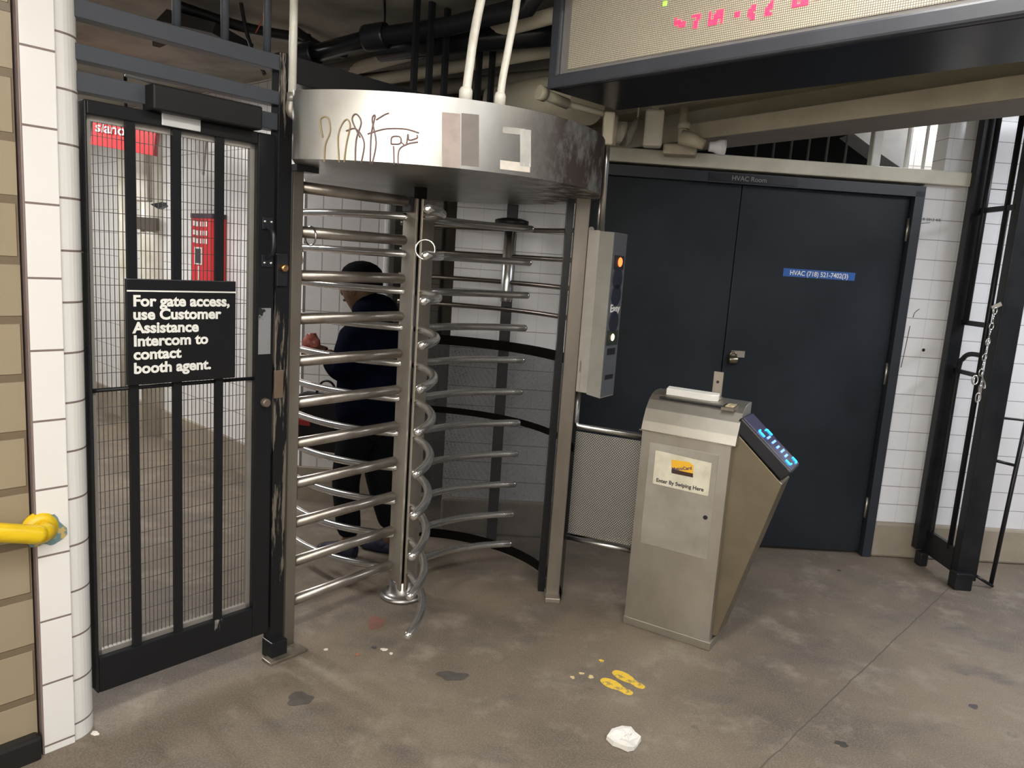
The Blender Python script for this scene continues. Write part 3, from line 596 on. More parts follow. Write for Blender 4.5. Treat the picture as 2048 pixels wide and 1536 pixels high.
# swipe rail and slot on top
sl = MB().prism([ku(.055,.092,1.012), ku(.245,.092,1.012), ku(.275,.100,1.014), ku(.275,.122,1.02), ku(.055,.122,1.02)], (0,0,.028), bev=.003).build('swipe_rail', simple('white_swipe_rail', (.82,.81,.77), .3), CAP)
MB().box(ku(.19,.075,1.002), .30, .03, .006, KU).build('swipe_slot', DARKM, CAP)
MB().box(ku(.335,.07,1.006), .05, .085, .012, KU, up=(-.15,0,1)).build('card_guide', STEEL, CAP)
MB().box(ku(.338,.068,1.0135), .032, .055, .002, KU, up=(-.15,0,1)).build('guide_label', simple('yellowed_label', (.75,.66,.40), .5, 0, (.35,.28,.2), 30), CAP)
br = MB().box(ku(.255,.14,1.075), .040, .006, .115, KU, bev=.002).box(ku(.255,.128,1.026), .05, .035, .010, KU, bev=.002).build('lock_tab', WORN, CAP)
MB().lathe([(.006,0),(.006,.002)], ku(.255,.1365,1.09), -KV, 12).build('tab_hole', BLK, br)
# flared end carrying the reader
wt = (.574, .742)
fl = [(KW-.005,.05), (KW+.02,.05), (wt[0],wt[1]), (KW+.012,.905), (KW-.005,.905)]
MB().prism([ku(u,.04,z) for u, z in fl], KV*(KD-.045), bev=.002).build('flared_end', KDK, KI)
# reader: sloped slab lying on the flare's upper edge
ra0, ra1 = ku(KW-.010,.11,.945), ku(wt[0]+.004,.11,.765)
sx = (ra1-ra0).normalized(); sn = KV.cross(sx).normalized()
if sn.z < 0: sn = -sn
rl = (ra1-ra0).length; rc = (ra0+ra1)/2
VA = MB().box(rc+sn*.015-sx*.0, rl, .150, .055, sx, sn, bev=.006).build('fare_reader', BLK, KI)
MB().box(rc+sn*.0445, rl-.012, .138, .006, sx, sn, bev=.003).build('reader_glass', simple('reader_glass', (.10,.095,.16), .12), VA)
BLU = simple('blue_led', (.05,.4,1), .4, emis=(.01,.28,1), es=4); SCR = simple('screen_glyph', (.2,.35,.9), .4, emis=(.12,.28,1), es=1.6)
ky = sn.cross(sx)
def rd(a, b, h=.0495): return ra0+sx*(a*rl)+ky*(b*.07)+sn*h
sgn = 1 if ky.dot(KV) > 0 else -1
for a, b, da, db in ((.34,.72,.10,.16),(.30,-.62,.10,-.16),(.93,.70,-.08,.16),(.90,-.62,-.08,-.16)):
    b *= sgn; db *= sgn
    MB().tube([rd(a+da,b), rd(a,b), rd(a-da*.1,b-db*.6), rd(a-da*.1,b-db*1.6)], .0036, 8).build('reader_led', BLU, VA)
for i, a in enumerate((.44,.53,.62,.70,.78)):
    MB().box(rd(a, [-.1,.05,-.05,.1,.0][i]*sgn), .009, [.05,.06,.045,.06,.05][i], .001, sx, sn).build('screen_glyph', SCR, VA)
# sticker with pass logo and lettering
cz = [onp(*p, K0, KV) for p in ((1312,900),(1424,926),(1417,992),(1306,966))]
off = -KV*.0035
MB().prism([p+off for p in cz], -KV*.0006).build('notice_sticker', simple('cream_sticker', (.72,.68,.55), .5, 0, (.60,.56,.44), 14), KI)
def onk(px, py, o=.0048): return onp(px, py, K0-KV*o, KV)
q = [onk(1343,919), onk(1387,927), onk(1386,955), onk(1343,945)]
MB().prism([onk(1343,919), onk(1378,924), onk(1387,931), onk(1386,955), onk(1343,945)], -KV*.0004).build('pass_logo', simple('logo_orange', (.86,.48,.03), .5), KI)
MB().prism([onk(1343,938,.0054), onk(1386,947,.0054), onk(1386,955,.0054), onk(1343,946,.0054)], -KV*.0003).build('logo_band', simple('logo_brown', (.05,.02,.015), .5), KI)
ax_ = onk(1386,955)-onk(1343,945)
text('logo_lettering', 'MetroCard', .0185, onk(1344,941,.006), (onk(1386,939)-onk(1344,941)), (0,0,1), simple('logo_ink', (.06,.045,.12), .5), KI, .0005, .0003, 1.0)
text('sticker_lettering', 'Enter By Swiping Here', .0225, onk(1312,963,.0048), onk(1411,982)-onk(1312,961), (0,0,1), simple('sticker_ink', (.04,.04,.04), .5), KI, .0006, .0003, .98)
# ------------------------------------------------------------------ LED sign
ZS = 2.15
la, lb = atz(1100,181,ZS), atz(2048,33,ZS); ld = (lb-la).normalized(); ln = V((ld.y,-ld.x,0))
if ln.y > 0: ln = -ln
LS = thing('led_sign', la+ld*.8, 'large black hanging LED message sign with red dotted letters', 'sign')
LLEN = 2.1; LH = .46; LDp = .40
lo_ = lambda s, z, off=0.: la+ld*s+ln*off+V((0,0,z))
MB().box(lo_(LLEN/2,LH/2,-LDp/2), LLEN, LDp, LH, ld, bev=.012).build('sign_housing', simple('black_housing', (.012,.013,.020), .32), LS)
bz = MB(); bw = .048
bz.box(lo_(LLEN/2,bw/2,.004), LLEN, .03, bw, ld, bev=.008).box(lo_(bw/2,LH/2,.004), bw, .029, LH, ld, bev=.008).box(lo_(LLEN-bw/2,LH/2,.004), bw, .029, LH, ld, bev=.008).box(lo_(LLEN/2,LH-bw/2,.004), LLEN, .03, bw, ld, bev=.008)
bz.build('sign_bezel', simple('grey_bezel', (.050,.054,.066), .4), LS)
def led_mat():
    m = tile('led_matrix', .0062, .0062, (.66,.60,.47), (.16,.14,.11), .0011, 0, 0, 0, .4, .1, bmp=0); return m
sx0 = .085
MB().box(lo_(sx0+(LLEN-sx0-.06)/2,bw+.012+(LH-2*bw-.02)/2,.004), LLEN-sx0-.06, .006, LH-2*bw-.02, ld).build('led_matrix', led_mat(), LS, origin=lo_(0,0), axes=ld)
MB().box(lo_(LLEN/2,LH/2,.0015), LLEN-.05, .004, LH-.05, ld).build('sign_backing', simple('grey_backing', (.22,.21,.20), .3), LS)
LR_ = simple('red_led', (.9,.05,.10), .5, emis=(1,.03,.10), es=1.4); LG_ = simple('green_led', (.3,.9,.1), .5, emis=(.25,1,.04), es=1.4)
def onl(px, py): return onp(px, py, la+ln*.008, ln)
def glyph(px, py, rows_):
    p = onl(px, py); s = (p-la).dot(ld); z = p.z-ZS; m = MB(); P_ = .0082
    for j, r in enumerate(rows_):
        for i, ch in enumerate(r):
            if ch == '#': m.box(lo_(s+i*P_, z-j*P_, .0085), .0066, .003, .0066, ld)
    m.build('led_character', LR_, LS)
glyph(1352,38,['#....','###..','#####','..###']); glyph(1386,33,['####','..##','.##.','.##.','.##.']); glyph(1421,26,['#..###','#.####','#.####','####.#','####.#'])
glyph(1473,20,['.','##','##']); glyph(1500,14,['.##','###','##.','###','.##']); glyph(1534,5,['..#','.##','###','##.','###']); glyph(1588,-6,['#.####','######','##.###','######']); glyph(1632,-10,['##','##']); glyph(1672,-14,['###'])
p = onl(1330,7); m = MB(); s = (p-la).dot(ld); m.box(lo_(s,p.z-ZS,.0085), .013, .003, .013, ld); m.build('led_dot', LG_, LS)
MB().tube([lo_(.5,LH,-.2), lo_(.5,2.85-ZS,-.2)], .02).build('hanger', DARKM, LS); MB().tube([lo_(1.5,LH,-.2), lo_(1.5,2.85-ZS,-.2)], .02).build('hanger', DARKM, LS)
# ------------------------------------------------------------------ conduits and pipes overhead
def pipe(name, pts, r, mat, label, cat='pipe', n=14, smooth=True, group=None):
    o = MB().tube(bez(pts, 6) if smooth else pts, r, n).build(name, mat, label=label, category=cat)
    if group: o['group'] = group
    return o
ctop = lambda az, r: pol(az, r, CT)
e = can(928, 222)+V((0,0,0)); e1 = V((e.x,e.y+.03,CT))
WC = thing('flexible_conduit', e1, 'left white flexible conduit dropping onto the canopy front', 'conduit', 'white flexible conduits feeding the canopy')
MB().tube(bez([e1+V((0,0,-.0)), aty(937,150,e1.y), aty(950,60,e1.y+.02), aty(975,-60,e1.y+.05), aty(1000,-160,e1.y+.1)], 6), .0145, 12).build('conduit_sleeve', WHITEP, WC); MB().lathe([(.022,0),(.022,.03),(.017,.04)], e1, n=14).build('conduit_fitting', WHITEP, WC)
e = can(997, 232); e1 = V((e.x,e.y+.03,CT))
WC = thing('flexible_conduit', e1, 'right white flexible conduit dropping onto the canopy nearer the hanging sign', 'conduit', 'white flexible conduits feeding the canopy')
MB().tube(bez([e1, aty(1005,160,e1.y), aty(1018,90,e1.y+.02), aty(1034,0,e1.y+.05), aty(1050,-160,e1.y+.1)], 6), .0125, 12).build('conduit_sleeve', WHITEP, WC); MB().lathe([(.019,0),(.019,.03),(.015,.04)], e1, n=14).build('conduit_fitting', WHITEP, WC)
b0 = gl(tm+.028, .025)
y0 = b0.y
p0, p1 = aty(584,205,y0), aty(584,20,y0)
RC_ = thing('rigid_conduit', V((p0.x,p0.y,p0.z)), 'straight white conduit rising beside the fence post left of the canopy', 'conduit')
MB().tube([p0, V((p0.x,p0.y,2.5))], .0135, 14).build('conduit_tube', WHITEP, RC_)
MB().lathe([(.018,0),(.018,.03)], p0, n=14).tube(bez([p0+V((0,0,.01)), p0+V((-.002,0,-.03)), p0+V((.02,.02,-.045)), p0+V((.05,.05,-.045))], 5), .017, 12).build('conduit_elbow', simple('grey_elbow', (.36,.34,.30), .4, .6), RC_)
# big duct behind the sign
dA, dB = aty(1000,205,4.0), aty(1260,195,3.35)
o = MB().tube([dA, dA+(dB-dA)*.72], .112, 28).build('duct_pipe', CREAM, label='fat cream painted pipe running behind the hanging sign', category='pipe')
# conduit run feeding the status panel
q0, q1, q2 = aty(1082,186,3.05), aty(1135,208,3.12), aty(1212,232,3.2)
CR = thing('conduit_run', q2, 'cream conduit with elbow box bending down to the intercom panel', 'conduit')
MB().tube([q1, q2+V((0,0,.005))], .0125, 12).build('conduit_tube', CREAM, CR)
MB().tube([q0, q1], .021, 14).lathe([(.028,-.012),(.028,.02)], q0, q1-q0, 16).build('conduit_fitting', CREAM, CR)
MB().box((aty(1216,258,3.2)), .045, .05, .13, bev=.008).build('elbow_box', CREAM, CR)
MB().tube([aty(1215,285,3.2), aty(1212,330,3.21), aty(1203,465,3.25)], .0125, 12).build('drop_conduit', GALV, CR)
MB().tube([aty(1203,370,3.27), aty(1196,465,3.26)], .008, 12).build('drop_conduit', GALV, CR)
j = aty(1307,258,3.75)
JB = thing('junction_box', j, 'cream junction box hanging under the beam left of the pipe tee', 'box')
MB().box(j, .09, .08, .17, (1,-.15,0), bev=.012).build('box_body', CREAMW, JB)
MB().box(j+V((0,.02,.30)), .035, .03, .44).build('box_strap', CREAM, JB)
MB().tube([aty(1228,232,3.6), aty(1222,292,3.6)], .022, 12).build('pipe_stub', CREAM, label='short cream pipe stub hanging beside the elbow box', category='pipe')
MB().tube([aty(1245,245,3.7), aty(1240,285,3.7)], .028, 12).build('pipe_stub', CREAMW, label='pale wrapped pipe stub between elbow box and torn rag', category='pipe')
rg = MB(); a, b_, c_, d_ = aty(1283,232,3.68), aty(1268,240,3.68), aty(1238,292,3.68), aty(1262,288,3.68)
RGT = thing('torn_rag', a, 'torn pale wrapping dangling beside the junction box', 'rag')
rg.sheet([[a, (a+b_)/2+V((0,-.02,0)), b_], [(a+d_)/2+V((0,-.015,0)), (a+b_+c_+d_)/4+V((0,.01,0)), (b_+c_)/2+V((0,-.02,0))], [d_, (c_+d_)/2+V((0,-.02,-.01)), c_]], .004).build('rag_cloth', CREAMW, RGT); MB().tube([(a+b_)/2, (a+b_)/2+V((0,.01,.45))], .004, 8).build('rag_wire', CREAM, RGT)
T = thing('pipe_tee', aty(1366,275,3.7), 'cream pipe tee under the beam with a white capped stub pointing right', 'pipe')
MB().tube([aty(1368,215,3.75), aty(1364,285,3.7)], .021, 14).lathe([(.03,0),(.03,.03)], aty(1367,258,3.7), n=14).build('tee_stem', CREAM, T)
MB().tube([aty(1362,275,3.68), aty(1385,280,3.66), aty(1408,290,3.64)], [.036,.033,.022], 14).build('tee_arm', CREAM, T)
MB().lathe([(.022,0),(.024,.02),(.036,.05),(.036,.075)], aty(1418,293,3.64), (1,-.1,-.03), 16).build('white_cap', simple('white_cap', (.85,.86,.9), .3, 0), T)
MB().box(aty(1360,302,3.85), .16, .12, .05, (1,-.25,-.02), bev=.01).build('cracked_bracket', CREAM, label='chunky cream bracket block under the beam above the door', category='bracket')
# far pipes under the ceiling
def cp(px, py, z): return atz(px, py, z)
BP = thing('black_pipe', cp(610,112,2.62), 'black pipe with couplings crossing under the ceiling above the canopy', 'pipe')
a, m_, b_ = cp(612,112,2.33), cp(752,74,2.39), cp(900,52,2.42); e = cp(1075,5,2.45)
MB().tube([a, m_, b_, cp(1058,12,2.42), cp(1058,12,2.42)+V((.02,0,.03)), cp(1058,12,2.42)+V((.025,0,.2))], .036, 14).build('pipe_run', BLACK, BP)
for p, d in ((a, m_-a), (m_, b_-m_)): MB().lathe([(.05,-.05),(.052,-.04),(.052,.04),(.05,.05)], p, d, 16).build('pipe_coupling', BLK, BP)
MB().tube([cp(760,100,2.40), cp(900,82,2.42), cp(900,82,2.42).lerp(cp(1055,70,2.42), 1.6)], .05, 12).build('black_pipe', BLACK, label='lower sooty black pipe running to the sign bracket', category='pipe')
MB().lathe([(.05,0),(.055,.02),(.055,.06),(.03,.07)], aty(1062,68,3.6), (-1,.3,0), 18).build('chrome_coupling', CHROME, label='shiny chrome coupling at the left edge of the hanging sign', category='coupling')
for (pa_, pb__, z, r, lab) in (((692,142),(1075,40),2.44,.03,'cream pipe slanting under the black pipe towards the sign'),((600,186),(1075,105),2.4,.03,'thin cream pipe just above the canopy edge'),((600,150),(1010,88),2.45,.035,'grey pipe close under the sooty ceiling'),((590,208),(1000,160),2.40,.04,'dusty pipe directly over the canopy top'),((610,172),(1040,128),2.43,.033,'grey brown pipe among the far overhead runs')):
    MB().tube([cp(*pa_, z), cp(*pa_, z).lerp(cp(*pb__, z), 1.3)], r, 12).build('overhead_pipe', CREAM if 'cream' in lab else simple('dusty_pipe', (.25,.22,.17), .6) if 'dusty' in lab else simple('grey_pipe', (.14,.13,.115), .6), label=lab, category='pipe')
for i, (a, b_, lab) in enumerate((((350,10),(620,78),'dark cable strung along the ceiling above the gate'),((590,62),(690,108),'dark cable end curving down above the fence corner'))):
    pipe('ceiling_cable', [cp(*a,2.47), (cp(*a,2.47)+cp(*b_,2.47))/2+V((0,0,-.02)), cp(*b_,2.46)], .022, DARKM, lab, 'cable')
pipe('hanging_cable', [aty(478,-20,3.3), aty(490,50,3.3), aty(505,100,3.3), aty(530,150,3.3)], .008, BLK, 'thin black cable hanging between the overhead pickets', 'cable')
pipe('orange_wire', [aty(525,0,3.4), aty(529,20,3.4), aty(520,48,3.4), aty(511,66,3.4)], .0025, simple('orange_wire', (.6,.14,.07), .5), 'orange wire dangling from the ceiling above the gate', 'wire')
pipe('ceiling_wire', [cp(768,-10,2.5), cp(769,30,2.47), cp(766,75,2.44)], .006, DARKM, 'thin dark wire hanging from the ceiling over the canopy', 'wire')
SK = thing('loudspeaker', aty(370,40,3.3), 'dark wedge shaped loudspeaker hung under the ceiling above the gate', 'loudspeaker')
q = [aty(*p, 3.25) for p in ((312,40),(333,18),(432,45),(424,66),(305,95))]
MB().prism([q[0],q[1],q[2],q[3]], (0.05,.3,.0)).build('speaker_body', simple('dark_speaker', (.02,.017,.016), .6), SK)
MB().prism([aty(305,92,3.2), aty(304,68,3.2), aty(335,76,3.2), aty(332,80,3.2)], (.02,.02,0)).build('speaker_bracket', simple('brown_bracket', (.10,.075,.06), .6), SK)
# ------------------------------------------------------------------ folded black cage gate by the right wall
CG = thing('cage_gate', V((2.38,3.9,0)), 'tall black steel cage gate folded against the right tiled wall', 'gate')
XG = 2.385
def cg(px, py): p = onp(px, py, (XG,0,0), V((1,0,0))); return p
yl = atz(1832,1120).y-.02
MB().box((XG-.02,yl,1.33), .07, .05, 2.5, (1,0,0), bev=.003).build('hinge_stile', CAGE, CG)
pr = atz(1905,1168)
MB().box((2.432,3.755,1.33), .105, .06, 2.58, (1,0,0), bev=.003).build('gate_post', CAGE, CG)
MB().box((2.40,3.72,.045), .09, .07, .09, bev=.006).build('post_foot', CAGE, CG); MB().box((XG-.03,yl-.05,.04), .05,.06,.08, bev=.01).build('post_foot', CAGE, CG)
zt6 = zat(1950,648,(XG,3.9))
for Y, z0, z1_ in ((yl-.055,zt6,2.5),(3.83,.17,2.5)): MB().tube([(XG,Y,z0), (XG,Y,z1_)], .014, 12).build('cage_bar', CAGE, CG)
MB().box((XG,(yl+3.78)/2,.135), .02, yl-3.78, .13).build('kick_plate', CAGE, CG)
for y in (418, 648):
    z = zat(1985 if y == 418 else 1950, y, (XG,3.9)); MB().span((XG+.0,yl,z), (XG+.0,3.76,z), .016, .026).build('cross_tie', CAGE, CG)
z = zat(1930,745,(XG,3.95)); MB().span((XG,yl-.02,z), (XG,3.80,z), .016, .022).build('cross_tie', CAGE, CG)
MB().tube(bez([(XG,yl-.055,.17),(XG,yl-.055,.6),(XG,yl-.055,z-.01),(XG,yl-.085,z+.07),(XG,yl-.14,z+.10),(XG,3.83,z+.105)],6), .013, 10).build('bowed_bar', CAGE, CG)
# outrigger rod frame right of the post
zr_ = zat(2010,838,(2.55,3.76)); rx = atz(1950,1172).x+.015
RF = MB().tube([(2.62,3.76,zr_), (2.585,3.755,0.012)], .011, 10).span((2.48,3.76,zr_+.01), (2.66,3.76,zr_-.0), .035, .008).build('prop_rod', CAGE, CG)
zz = zat(1980,925,(2.55,3.76)); MB().tube([(2.5,3.76,zz+.02), (2.61,3.76,zz)], .008, 8).tube([(2.5,3.75,.06),(2.59,3.745,.012)], .008, 8).build('rod_brace', CAGE, CG)
# chain
c0 = aty(1990,622,3.70); c1 = aty(1957,790,3.70)
CH = thing('chain', c0, 'shiny steel chain hanging from the black cage gate post', 'chain')
N = 9
for i in range(N):
    f = i/(N-1); c = c0.lerp(aty(1962,745,3.70), f); d = (aty(1962,745,3.70)-c0).normalized(); sd = V((1,0,0)) if i % 2 == 0 else V((.5,.85,0))
    pts = [c+d*(.017*math.cos(t))+sd*(.010*math.sin(t)) for t in [2*math.pi*k/14 for k in range(14)]]
    MB().tube(pts, .0035, 7, closed=True).build('chain_link', CHROME, CH)
for i, (px, py, rx_) in enumerate(((1950,760,.2),(1967,768,.9),(1960,780,.5),(1956,795,.3),(1965,755,.7))):
    c = aty(px, py, 3.695); sd = V((math.cos(rx_*3), -.3, math.sin(rx_*3))).normalized(); d = V((.2,-.1,-1)).normalized()
    MB().tube([c+d*(.022*math.cos(t))+sd*(.014*math.sin(t)) for t in [2*math.pi*k/14 for k in range(14)]], .004, 7, closed=True).build('chain_link', CHROME, CH)
t = aty(1993,612,3.71); MB().box(t, .05, .004, .02, (1,0,.6)).build('chain_staple', simple('bare_scuff', (.45,.40,.34), .5, .5), CH)
# ------------------------------------------------------------------ yellow handrail on the left wall
fc_ = onp(80, 1056, pl(0), GN)
HRL = thing('handrail', fc_, 'yellow painted pipe handrail ending in a flange on the left wall', 'handrail')
MB().lathe([(.05,0),(.05,.008),(.034,.016),(.03,.02)], fc_, GN, 24).build('wall_flange', YEL, HRL)
e1 = fc_+GN*.05
MB().tube(bez([fc_+GN*.005, fc_+GN*.035, fc_+GN*.052-G*.02+V((0,0,.001)), fc_+GN*.06-G*.07+V((0,0,.018)), fc_+GN*.06-G*.5+V((0,0,.15)), fc_+GN*.06-G*1.0+V((0,0,.31))], 6), .026, 16).build('rail_pipe', YEL, HRL)
# smear of paint round the flange
random.seed(3)
def blob(name, c, ax, ay, r, mat, lab, cat, squash=1., n=22, jit=.35, thick=.0006):
    nn = V(ax).cross(V(ay)).normalized(); ph = [random.random()*6.28 for _ in range(4)]
    pts = []
    for i in range(n):
        t = 2*math.pi*i/n; k = 1+jit*(.5*math.sin(2*t+ph[0])+.35*math.sin(3*t+ph[1])+.3*math.sin(5*t+ph[2])); pts.append(V(c)+V(ax)*(r*k*math.cos(t))+V(ay)*(r*k*squash*math.sin(t)))
    return MB().prism(pts, nn*thick).build(name, mat, **({'label': lab, 'category': cat} if lab else {}))
blob('paint_smear', fc_+GN*.0106+V((0,0,-.012))+G*.016, G, (0,0,1), .040, painted('teal_smear', (.16,.26,.27), (.55,.42,.16), 20, .5, .56, .5, (1,1,1), 0), 'teal and ochre paint smear around the yellow rail flange', 'paint mark', 1.25)
# ------------------------------------------------------------------ floor marks and litter
YP = simple('worn_yellow_paint', (.78,.52,.05), .6, 0, (.35,.26,.10), 34, .52, .62)
def foot(pa_, pb_, w, lab):
    a, b = atz(*pa_), atz(*pb_); d = (b-a); L_ = d.length; d.normalize(); s = V((-d.y,d.x,0))
    prof = [(0,.25),(.04,.55),(.15,.85),(.32,1),(.5,.85),(.62,.6),(.72,.55),(.85,.62),(.95,.5),(1,.25)]
    pts = [a+d*(L_*t)+s*(w*k/2) for t, k in prof]+[a+d*(L_*t)-s*(w*k/2) for t, k in prof[::-1]]
    MB().prism([p+V((0,0,.0004)) for p in pts], (0,0,.0008)).build('painted_footprint', YP, label=lab, category='floor marking', group='painted footprints on the floor')
foot((1227,1342),(1288,1377),.058,'yellow painted footprint on the floor nearer the kiosk'); foot((1203,1358),(1264,1389),.058,'yellow painted footprint on the floor farther from the kiosk')
for i, (px, py, r) in enumerate(((1203,1322,.010),(1163,1347,.009),(1182,1354,.011),(1145,1355,.009))):
    blob('paint_fleck', atz(px,py)+V((0,0,.0004)), (1,0,0), (0,1,0), r, simple('cream_fleck', (.72,.55,.30), .6) if i else YP, ['small yellow paint fleck on the floor above the footprints','leftmost but one cream paint fleck beside the footprints','cream paint fleck on the floor nearest the footprints','leftmost cream paint fleck beside the footprints'][i], 'paint mark')
blob('floor_stain', atz(752,1245)+V((0,0,.0004)), (1,0,0), (0,1,0), .04, simple('red_stain', (.23,.10,.085), .7, 0, (.18,.10,.08), 20), 'faint red stain on the floor beneath the turnstile', 'stain', 1.2)
for i, (px, py, r, c, lab) in enumerate(((768,1300,.012,(.7,.66,.58),'small white scrap on the floor in front of the turnstile'),(782,1308,.007,(.7,.66,.58),'tiny white crumb beside the scrap before the turnstile'),(748,1296,.009,(.06,.06,.07),'small dark scrap on the floor before the turnstile'),(715,1310,.008,(.35,.13,.07),'rusty red crumb on the floor before the turnstile'),(652,1300,.008,(.6,.55,.46),'pale crumb on the floor right of the post foot'),(190,1468,.012,(.75,.72,.66),'white chip on the floor by the tiled column'),(1683,1488,.022,(.045,.04,.036),'dark smudge on the floor at the lower right'),(1947,1413,.02,(.07,.062,.062),'dark gum spot on the floor at the far right'),(1678,1141,.014,(.06,.052,.045),'dark gum spot on the floor before the double door'),(600,1398,.05,(.085,.075,.066),'broad dark stain on the floor before the gate post'),(905,1352,.05,(.075,.066,.06),'dark stain on the floor before the turnstile arms'))):
    blob('floor_litter' if r < .013 else 'floor_stain', atz(px,py)+V((0,0,.0003)), (1,0,0), (0,1,0), r, simple('litter_%d'%i, c, .7, 0, tuple(x*1.25 for x in c), 30), lab, 'litter' if r < .013 else 'stain', .7, thick=.004 if r < .013 else .0006)
# crumpled tissue
tc = atz(1247,1484); tm_ = MB(); random.seed(5)
ring0 = [(1212,1480),(1222,1466),(1243,1460),(1262,1463),(1270,1472),(1282,1483),(1274,1495),(1268,1502),(1255,1505),(1240,1498),(1225,1493)]
R0 = [atz(*p) for p in ring0]; n = len(R0)
rings = []
for f, h in ((1,.003),(.97,.014),(.72,.022),(.42,.018),(.2,.028)):
    rings.append([tm_.bm.verts.new(tc+(p-tc)*f+V((0,0,h+(random.random()-.5)*.012 if f < 1 else .002))) for p in R0])
for a, b in zip(rings, rings[1:]):
    for i in range(n): tm_.bm.faces.new((a[i], a[(i+1)%n], b[(i+1)%n], b[i]))
cv = tm_.bm.verts.new(tc+V((0,0,.022)))
for i in range(n): tm_.bm.faces.new((rings[-1][i], rings[-1][(i+1)%n], cv))
tm_.bm.faces.new(rings[0][::-1])
tm_.build('paper_tissue', simple('tissue_paper', (.80,.77,.73), .8), label='crumpled white paper tissue lying on the floor at the front', category='tissue')
# marks on the right wall
INK = simple('marker_ink', (.03,.03,.04), .5)
def wm(px, py, o=.001): return onp(px, py, wl(0,0,o), WN)
MK = thing('wall_scribble', wm(1858,440), 'small marker scribble on the white tile near the top hinge', 'graffiti')
text('scribble_lettering', 'R 2012 4/8', .022, wm(1845,441), WX, (0,0,1), INK, MK, 0, .0003)
MB().tube([wm(1843,447), wm(1852,446), wm(1860,445)], .0015, 6).build('scribble_line', INK, MK)
for name, pts, lab in (('wall_scratch', [(1839,618),(1830,625),(1826,635)], 'short dark scuff on the tiles right of the door'), ('wall_scratch', [(1820,652),(1812,690),(1802,735)], 'long dark scratch running down the tiles beside the door')):
    pipe(name, [wm(*p) for p in pts], .0018, INK, lab, 'scratch', 6)
MB().lathe([(.009,0),(.008,.002)], wm(1847,700), -WN, 12).build('tile_hole', BLK, label='dark round drill hole in the tile right of the door', category='hole')
# ------------------------------------------------------------------ paid side things seen through the gate
def on_w(px, py, o=0.): return onp(px, py, Wc+Wn*o, Wn)
p0, p1, p2 = on_w(382,428,.1), on_w(425,428,.1), on_w(404,600,.1)
HB = thing('wall_cabinet', p2, 'tall red wall cabinet with white lines and a small window behind the gate mesh', 'cabinet')
xw = -Wd_; wdt = (p1-p0).dot(xw); ztop = p0.z; zlo = p2.z
cw = lambda s, z, o=.1: p0+xw*(wdt*s)+V((0,0,z-p0.z))+Wn*(o-.1)
MB().box(cw(.5,(ztop+zlo)/2,.05), wdt, .10, ztop-zlo, xw, bev=.006).build('cabinet_body', RED, HB)
MB().box(cw(.5,ztop-.01,.053), wdt+.004, .10, .03, xw).build('cabinet_top', simple('dark_cap', (.06,.03,.05), .4), HB)
for y in (448, 466, 482):
    z = on_w(400,y,.1).z
    for i in range(5): MB().box(cw(.16+i*.15,z+(.004 if i == 0 else 0),.102), wdt*.09, .002, .032, xw).build('faded_mark', WHT, HB)
z = on_w(400,512,.1).z; fm = MB().box(cw(.36,z,.102), wdt*.36, .004, .115, xw).build('cabinet_window', simple('pale_frame', (.75,.72,.68), .4), HB)
MB().box(cw(.36,z,.105), wdt*.26, .003, .095, xw).build('window_pane', simple('dark_pane', (.06,.05,.05), .15), fm)
MB().span(cw(.40,on_w(400,532,.1).z,.104), cw(.40,on_w(400,560,.1).z,.104), .008, .012).build('pull_cord', WHT, HB)
# painted columns, standpipe
for i, (px, py, r, lab) in enumerate(((311,868,.095,'fat white painted column standing behind the gate bars'),(262,838,.075,'slimmer white column farther back behind the gate mesh'),(225,815,.05,'thin pale standpipe at the far left behind the gate'))):
    b = atz(px, py); o = thing('pipe_column', b, lab, 'column')
    MB().tube([b, b+V((0,0,2.5))], r, 20).build('column_shaft', simple('white_column_paint', (.74,.71,.62), .35, 0, (.62,.58,.47), 6) if i == 0 else bpy.data.materials['white_column_paint'], o)
    if i < 1: MB().box(b+V((.0,-.09,1.62)), .15, .05, .09).build('column_box', simple('dark_box', (.10,.08,.06), .5), o)
b = atz(340,868)
ST = thing('wall_spigot', b, 'white bent pipe spigot standing by the paid side wall', 'pipe')
MB().tube(bez([b+V((0,0,.0)), b+V((0,0,.16)), b+V((.05,-.02,.26)), b+V((.07,.02,.42))], 6), .022, 10).build('spigot_pipe', WHITEP, ST); MB().lathe([(.06,0),(.06,.02),(.03,.03)], b, n=16).build('spigot_base', WHITEP, ST)
MB().box(atz(318,845)+V((.12,.03,.30)), .16, .14, .55, bev=.01).build('litter_bin', simple('grey_bin', (.28,.27,.24), .5), label='low grey bin between the white column and the spigot', category='bin')
HS = thing('hanging_sign', aty(245,262,4.6), 'red hanging sign with white letters seen at the top through the gate mesh', 'sign')
a, b = aty(185,230,4.6), aty(312,262,4.6); hx = V((1,.12,0)).normalized(); hz = aty(220,238,4.6).z; hz0 = aty(220,288,4.6).z
MB().box(V(((a.x+b.x)/2,4.62,(hz+hz0)/2+.02)), b.x-a.x, .05, hz-hz0+.10, (1,.0,-.11)).build('sign_panel', RED, HS)
text('sign_lettering', 'slano', .082, aty(190,262,4.585), (1,0,-.09), (0,0,1), WHT, HS, .001, .001, 1.05)
MB().tube([V(((a.x+b.x)/2,4.62,hz+.05)), V(((a.x+b.x)/2,4.62,2.5))], .01, 8).build('sign_hanger', DARKM, HS)
MB().box(aty(283,345,4.9), .11, .08, .36, bev=.01).build('wall_device', simple('pale_device', (.60,.56,.48), .5), label='pale device box hung on the column beyond the second bar', category='box')
